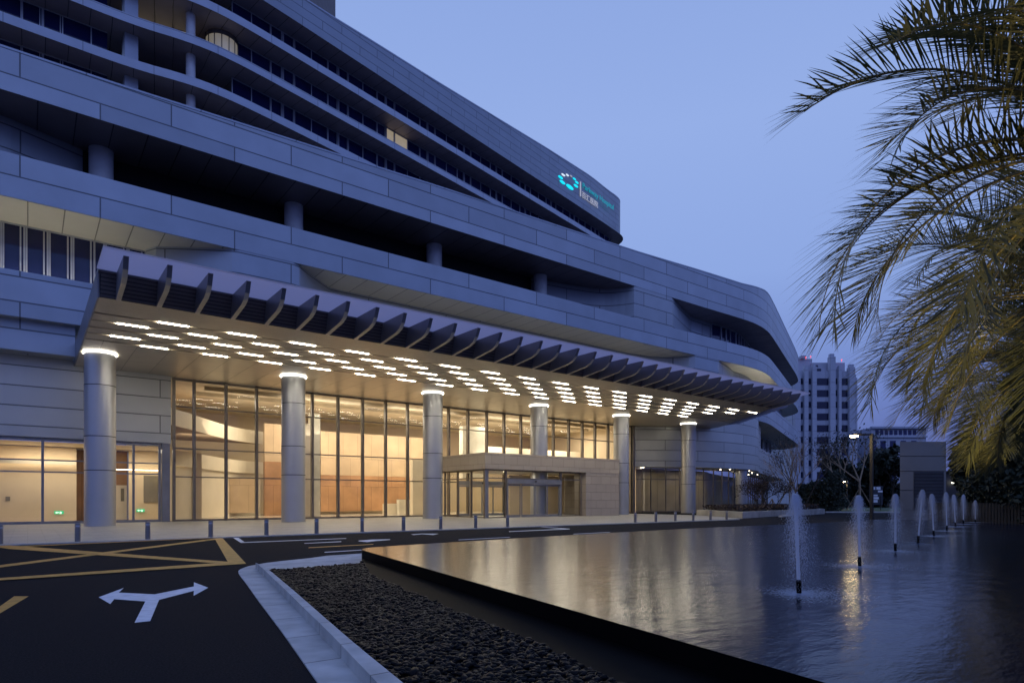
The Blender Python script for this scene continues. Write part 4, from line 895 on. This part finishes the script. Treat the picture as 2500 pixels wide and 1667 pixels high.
# ================================================================ DISTANT BUILDINGS
def facing(c0, c1):                                           # plan rectangle seen square-on between two picture columns
    return c0, c1
def towerb():
    t_ = 170; sc = t_/F*.3188; X = lambda zx: 1900+zx*.3188; Zc = lambda zy: EYE+(HY-(850+zy*.3188))/F*t_
    a = onT(X(160), t_); b = onT(X(606), t_); base = ((a[0]+b[0])/2, (a[1]+b[1])/2)
    t = thing('apartment_tower', (*base, 0), 'distant pale apartment tower with vertical piers and grid of dark windows', 'building')
    wl = mat('pale_tower', (.50, .52, .60), .8, 0, .06, .1, brick=(4.6, 3.3, .12, .03, 0), bval=.8); dk = mat('tower_glass', (.012, .016, .05), .15)
    f = Vector((FU, FV, 0)); r = Vector((RU, RV, 0)); O = Vector((*onT(CX, t_), 0))
    def pt(zx, d): return O+r*((X(zx)-CX)/F*t_)+f*d
    def blk(m_, x0, x1, d0, d1, y0, y1):
        q = [pt(x0, d0), pt(x1, d0), pt(x1, d1), pt(x0, d1)]; m_.hexa([(p.x, p.y) for p in q], Zc(y1) if y1 is not None else 0, Zc(y0))
    m_ = MB(); blk(m_, 120, 606, 1.0, 20, 170, None); blk(m_, 165, 300, 3, 18, 62, 170); blk(m_, 290, 540, 2, 18, 98, 170); blk(m_, 606, 636, 6, 22, 600, None); m_.build('wall', wl, t)
    m_ = MB()
    for x0, x1, y0 in ((200, 232, 130), (262, 296, 115), (398, 440, 40), (464, 486, 130), (546, 590, 120), (590, 606, 200), (125, 172, 170)):
        blk(m_, x0, x1, 0, 1.5, y0+24, None); blk(m_, x0+6, x1-6, .3, 1.4, y0, y0+24)
    blk(m_, 205, 240, 2, 5, 42, 62)
    m_.build('pier', wl, t)
    for i in range(9):
        y = 225+i*90
        for x0, x1 in ((233, 262), (297, 398), (443, 464), (487, 545), (176, 200)):
            m_ = MB(); blk(m_, x0, x1, .93, 1.05, y, y+52 if x1-x0 > 40 else y+46); m_.build('window', dk, t)
    m_ = MB(); blk(m_, 300, 355, 1.9, 2.1, 145, 165); blk(m_, 300, 330, 1.9, 2.1, 118, 132); m_.build('window', dk, t)
    m_ = MB(); 
    for zx, zy in ((225, 50), (262, 44), (500, 70)): p = pt(zx, 1); m_.cyl((p.x, p.y, Zc(zy+26)), (p.x, p.y, Zc(zy+12)), .05, n=6); m_.box(p.x-.12, p.x+.12, p.y-.12, p.y+.12, Zc(zy+12), Zc(zy+9.5))
    m_.build('beacon', mat('beacon_red', (1, .1, .1), emit=(1, .08, .06), es=2), t)
towerb()
def towerc():
    t_ = 175; X = lambda zx: 1900+zx*.3188; Zc = lambda zy: EYE+(HY-(850+zy*.3188))/F*t_
    f = Vector((FU, FV, 0)); r = Vector((RU, RV, 0)); O = Vector((*onT(CX, t_), 0))
    def pt(zx, d): return O+r*((X(zx)-CX)/F*t_)+f*d
    def blk(m_, x0, x1, d0, d1, y0, y1):
        q = [pt(x0, d0), pt(x1, d0), pt(x1, d1), pt(x0, d1)]; m_.hexa([(p.x, p.y) for p in q], Zc(y1) if y1 is not None else 0, Zc(y0))
    b = pt(830, 0); t = thing('office_block', (b.x, b.y, 0), 'distant pale office block with tall vertical window strips behind the lamp post', 'building')
    wl = mat('pale_tower', 0); dk = mat('office_glass', (.02, .025, .10), .2)
    m_ = MB(); blk(m_, 725, 1150, 1, 20, 605, None); blk(m_, 610, 706, 9, 22, 690, None); m_.build('wall', wl, t)
    m_ = MB(); blk(m_, 720, 1155, .2, 1.2, 597, 612); blk(m_, 720, 1155, .5, 1.2, 668, 680); m_.build('cornice', wl, t)
    for x0, x1 in ((728, 765), (798, 838), (872, 915), (955, 995), (1035, 1075)):
        m_ = MB(); blk(m_, x0, x1, .9, 1.05, 705, 1010); m_.build('window_strip', dk, t)
    for k in range(9):
        m_ = MB(); x = 760+k*36; blk(m_, x, x+24, .9, 1.05, 622, 660); m_.build('window', dk, t)
towerc()
# ================================================================ SERVICE BUILDING ON THE RIGHT
def service():
    t_ = 39; X = lambda zx: 1900+zx*.3188; Zc = lambda zy: EYE+(HY-(850+zy*.3188))/F*t_
    f = Vector((FU, FV, 0)); r = Vector((RU, RV, 0)); O = Vector((*onT(CX, t_), 0))
    def pt(zx, d): return O+r*((X(zx)-CX)/F*t_)+(f+r*.66)*d
    def blk(m_, x0, x1, d0, d1, y0, y1):
        q = [pt(x0, d0), pt(x1, d0), pt(x1, d1), pt(x0, d1)]; m_.hexa([(p.x, p.y) for p in q], Zc(y1) if y1 is not None else 0, Zc(y0))
    b = pt(1100, 0); t = thing('service_building', (b.x, b.y, 0), 'low stone clad service building with a horizontal louvre grille at the pool end', 'building')
    st = mat('service_stone', (.20, .19, .18), .7, 0, .08, .8); m_ = MB(); g = 2.2
    ys = [712, 824, 940, 1085, 1236]
    for y0, y1 in ((712, 824), (826, 939)): blk(m_, 932, 1285, 0, 6, y0+g, y1)
    for y0, y1 in ((941, 1084), (1086, 1236)): blk(m_, 932, 1037, 0, 6, y0+g, y1)
    blk(m_, 932, 1285, 0, 6, 1238, None); blk(m_, 1268, 1285, 0, 6, 941, 1237); blk(m_, 940, 1280, .15, 5.8, 715, None); m_.build('wall', st, t)
    m_ = MB(); blk(m_, 1040, 1266, .1, .14, 942, 1236); lv = m_.build('louvre_back', GROOVE, t)
    m_ = MB(); y = 944
    while y < 1232: blk(m_, 1040, 1266, -.03, .1, y, y+4.5); y += 11
    m_.build('louvre', mat('louvre_metal', (.13, .13, .145), .5, .3), t)
    m_ = MB(); blk(m_, 1286, 2300, 3.5, 12, 930, None); m_.build('rear_wing', mat('rear_dark', (.03, .03, .035), .6), t)
    m_ = MB(); blk(m_, 1286, 2300, 3.2, 12.2, 920, 929); m_.build('rear_roof_edge', mat('rear_edge', (.10, .10, .13), .6), t)
    for zx, zy in ((1360, 1018), (1485, 995)):
        p = pt(zx, 3.3); m_ = MB(); m_.cyl((p.x, p.y, Zc(zy+6)), (p.x, p.y, Zc(zy-6)), .12, n=10); m_.build('wall_lamp', mat('wall_lamp_glow', (1, 1, .8), emit=(1, .95, .75), es=3), t)
service()
# picket fence and hedge right of the pool
fx = thing('timber_fence', (34, 9, 0), 'dark timber picket fence at the right end of the pool', 'fence')
mb = MB()
for k in range(70):
    v = 12.6-k*.14; x = 37.6-(12.9-v)*.55
    mb.box(x-.02, x+.02, v-.045, v+.045, 0, 1.15)
mb.build('pickets', mat('fence_wood', (.06, .045, .03), .7), fx)
mb = MB(); mb.bar((37.62, 12.6, .9), (32.4, 2.9, .9), .04, .08); mb.bar((37.62, 12.6, .3), (32.4, 2.9, .3), .04, .08); mb.build('rails', mat('fence_wood', 0), fx)
hp = []
for _ in range(24000):
    s = rnd.random(); w = rnd.gauss(0, .7); hp.append((38.7-s*6.5+w, 11.5-s*13+w*.4, rnd.random()**.8*(2.2+1.2*sin(s*9))))
mb = MB(); leafcloud(mb, hp, .095, rnd); tag(mb.build('dark_undergrowth', LEAFD), 'dark dense undergrowth beneath the palms beyond the pool', 'undergrowth', kind='stuff')
# ================================================================ FOUNTAINS
fb = [(1951, 1450), (2099, 1383), (2186, 1346), (2241, 1326), (2280, 1309), (2312, 1296), (2333, 1286), (2352, 1279), (2381, 1275)]
ft = thing('fountain_jet', (0, 0, WZ), 'x', 'fountain', 'row of fountain jets in the pool')
mb = MB(); mb.lathe((0, 0, WZ), [(.027, -.05), (.027, .15), (.022, .155), (.022, .16), (0, .16)], 16); mb.build('nozzle', BLK, ft)
mb = MB(); mb.smooth = True; JH = 1.12
mb.lathe((0, 0, WZ), [(.021, .17), (.020, .5), (.022, .8), (.028, 1.0), (.035, 1.08), (.02, JH+.02), (0, JH+.04)], 14); mb.build('water_jet', SPRAY, ft)
mb = MB(); rr = random.Random(2)
for k in range(9500):                                        # falling droplets
    a = rr.uniform(0, 2*pi); R_ = abs(rr.gauss(.0, .085))+.03; q = rr.random(); zt = JH+.03-rr.random()*.06; r = .02+R_*q; z = zt-q*q*(zt-.0)*(.55+.45*rr.random()); s = .0023*rr.uniform(.5, 1.3); L_ = s*rr.uniform(2, 6)
    c = Vector((r*cos(a), r*sin(a), WZ+max(.01, z))); d = Vector((cos(a)*.15, sin(a)*.15, -1)).normalized()*L_; u = Vector((-sin(a), cos(a), 0))*s; w = Vector((cos(a), sin(a), 0))*s
    mb.poly([c-d, c+u, c+d]); mb.poly([c-d, c+w, c+d]); 
for k in range(4200):                                        # fine foam where the drops land
    a = rr.uniform(0, 2*pi); r = abs(rr.gauss(0, .34)); s = .007*rr.uniform(.6, 1.4); c = Vector((r*cos(a), r*sin(a), WZ+.004+rr.random()*.012)); u = Vector((s, 0, 0)); w = Vector((0, s, 0)); mb.poly([c-u-w, c+u-w, c+u+w, c-u+w])
mb.build('spray', SPRAY, ft)
fl = ['nearest and largest fountain jet, farthest left in the row', 'second fountain jet from the left, in the lamp glow on the water', 'third fountain jet from the left', 'fourth fountain jet, leaning right before the louvres', 'fifth fountain jet, leaning left before the louvres', 'sixth fountain jet, right of the louvre grille', 'seventh fountain jet, small and leaning left', 'eighth fountain jet, small and upright', 'ninth and farthest thin fountain jet near the fence']
lean = [(-2.2, 1), (-1, 1), (0, 1.04), (5, 1.15), (-3, 1.08), (-1.5, 1.15), (-3.5, 1.1), (0, 1.12), (0, .9)]
for i, (px, py) in enumerate(fb):
    o = ft if i == 0 else copy_tree(ft); x, y = onG(px, py, WZ); o.location = (x, y, WZ); o['label'] = fl[i]
    a, s = lean[i]; o.rotation_euler = Vector((FU, FV, 0)).normalized().to_track_quat('Z', 'Y').to_euler() if False else (0, 0, 0)
    o.rotation_mode = 'AXIS_ANGLE'; o.rotation_axis_angle = (radians(a), FU, FV, 0); o.scale = (1, 1, s)
# ================================================================ PALMS
def frond(L, e0, droop, seed, nl=70, leaf=.72):
    rr = random.Random(seed); lb_ = MB(); N = 26; p = Vector((0, 0, 0)); pts = [p.copy()]; tg = []; ya = 0
    for i in range(N):
        s = i/N; e_ = e0-droop*(s**1.25); d = Vector((cos(e_)*cos(ya), cos(e_)*sin(ya), sin(e_))); ya += rr.gauss(0, .006); tg.append(d); p = p+d*(L/N); pts.append(p.copy())
    tg.append(tg[-1]); rb = MB()
    for i in range(N): rb.cyl(pts[i], pts[i+1], .018*(1-i/N)+.004, .018*(1-(i+1)/N)+.003, 5, caps=False)
    for k in range(nl):
        s = .16+.84*(k+.5)/nl; f = s*N; i = min(N-1, int(f)); q = pts[i].lerp(pts[i+1], f-i); t = tg[i]; side = Vector((0, 0, 1)).cross(t)
        side = side.normalized() if side.length > .05 else Vector((0, 1, 0)); up = t.cross(side).normalized()
        ll = leaf*(.55+.6*sin(pi*min(1, s*.92+.05))**.7)*rr.uniform(.88, 1.1)
        if s > .9: ll *= 1-(s-.9)*1.8
        for sg in (-1, 1):
            fw = 1.0-.0*s; al = radians(60-26*s+rr.gauss(0, 5)); lift = radians(rr.gauss(22, 6))
            d0 = (t*cos(al)+(side*sg*cos(lift)+up*sin(lift))*sin(al)).normalized(); w = .0092*rr.uniform(.8, 1.15); a = q.copy(); dd_ = d0.copy(); wv = d0.cross(up).normalized()
            ps = [(a, w*.6)]
            for j in range(3):
                a = a+dd_*(ll/3); dd_ = (dd_+Vector((0, 0, -.03-.03*j))).normalized(); ps.append((a, w*(1, .75, .05)[j]))
            for j in range(3):
                (a0, w0), (a1, w1) = ps[j], ps[j+1]; lb_.poly([a0-wv*w0, a0+wv*w0, a1+wv*w1, a1-wv*w1])
    lb_.cur = 1; i0 = len(lb_.v); lb_.v += rb.v; lb_.f += [tuple(x+i0 for x in f_) for f_ in rb.f]; lb_.uv += rb.uv; lb_.mi += [1]*len(rb.f); lb_.sm += rb.sm
    return lb_
protos = {}
def proto(kind):
    if kind not in protos:
        L, e0, dr, sd = {'up': (2.5, 1.25, 1.5, 1), 'up2': (2.7, 1.05, 1.7, 2), 'mid': (2.9, .75, 1.9, 3), 'mid2': (3.0, .5, 1.75, 4), 'low': (2.9, .2, 1.5, 5), 'low2': (2.7, -.15, 1.15, 6), 'hang': (2.4, -.6, .8, 7), 'archa': (3.75, .22, 1.85, 8), 'archb': (3.1, .05, 1.6, 9), 'archc': (3.2, .78, 1.5, 10)}[kind]
        mb = frond(L, e0, dr, sd); me_o = mb.build('frond', [PALM, PRACH]); protos[kind] = me_o.data; bpy.data.objects.remove(me_o)
    return protos[kind]
def palm(px, t, zc, label, seed, n=34, sc=1.0, lampw=120, extra=()):
    rr = random.Random(seed); x, y = onT(px, t); o = thing('palm_tree', (x, y, 0), label, 'palm tree', 'palms beside the pool')
    mb = MB(); mb.smooth = True; pr = []
    k = 0; z = 0
    while z < zc-.15: pr += [(.21-.03*z/zc+(.012 if k % 2 else 0), z), (.20-.03*z/zc, z+.05)]; z += .11; k += 1
    pr += [(.24, zc-.1), (.26, zc), (.10, zc+.2), (0, zc+.25)]; mb.lathe((x, y, 0), pr, 20); mb.build('trunk', DTRUNK, o)
    ks = ['up', 'up2', 'mid', 'mid2', 'low', 'low2', 'hang']
    for i in range(n):
        f = i/n; kd = ks[min(6, int(f*7+rr.uniform(-.3, .3)))] if i else 'up'
        ob = bpy.data.objects.new('frond', proto(kd)); COL.objects.link(ob); ob.parent = o; ob.location = (rr.gauss(0, .04), rr.gauss(0, .04), zc+.1-f*.15)
        ob.rotation_euler = (rr.gauss(0, .12), rr.gauss(0, .08), i*2.39996+rr.gauss(0, .15)); s = sc*rr.uniform(.88, 1.1); ob.scale = (s, s, s)
    for kd, az, s, rx in extra:
        ob = bpy.data.objects.new('frond', proto(kd)); COL.objects.link(ob); ob.parent = o; ob.location = (0, 0, zc+.05); ob.rotation_euler = (rx, 0, az); ob.scale = (s, s, s)
    l = bpy.data.lights.new('palm_uplight', 'SPOT'); l.energy = lampw; l.color = (1, .74, .30); l.spot_size = radians(95); l.spot_blend = .6; l.shadow_soft_size = .1
    lo = bpy.data.objects.new('palm_uplight', l); COL.objects.link(lo); lo.location = (x-.75*FU-.25*RU, y-.75*FV-.25*RV, .25); lo.rotation_euler = Vector((-.5*RU+.35*FU, -.5*RV+.35*FV, zc)).to_track_quat('-Z', 'Y').to_euler()
LFT = atan2(-RV, -RU)                                        # azimuth pointing left in the picture
palm(2700, 6.0, 4.6, 'nearest palm, its long arching fronds filling the upper right corner', 21, 23, 1.0, 620,
     extra=(('archa', LFT+.05, 1.0, 0), ('archb', LFT-.12, .95, .1), ('archc', LFT, 1.0, 0), ('archa', LFT-.3, .92, 0), ('archc', LFT+.35, .95, 0)))
palm(2560, 10.4, 4.7, 'second palm, lit golden, behind the nearest one', 22, 32, 1.08, 850, extra=(('archa', LFT, 1.1, 0), ('archb', LFT+.2, 1.1, 0), ('archc', LFT-.1, 1.1, 0)))
palm(2540, 14.8, 4.6, 'third palm along the pool with drooping lower fronds', 23, 46, 1.18, 1200)
palm(2530, 20.5, 4.6, 'farthest palm of the row before the dark service wing', 24, 46, 1.15, 1000)
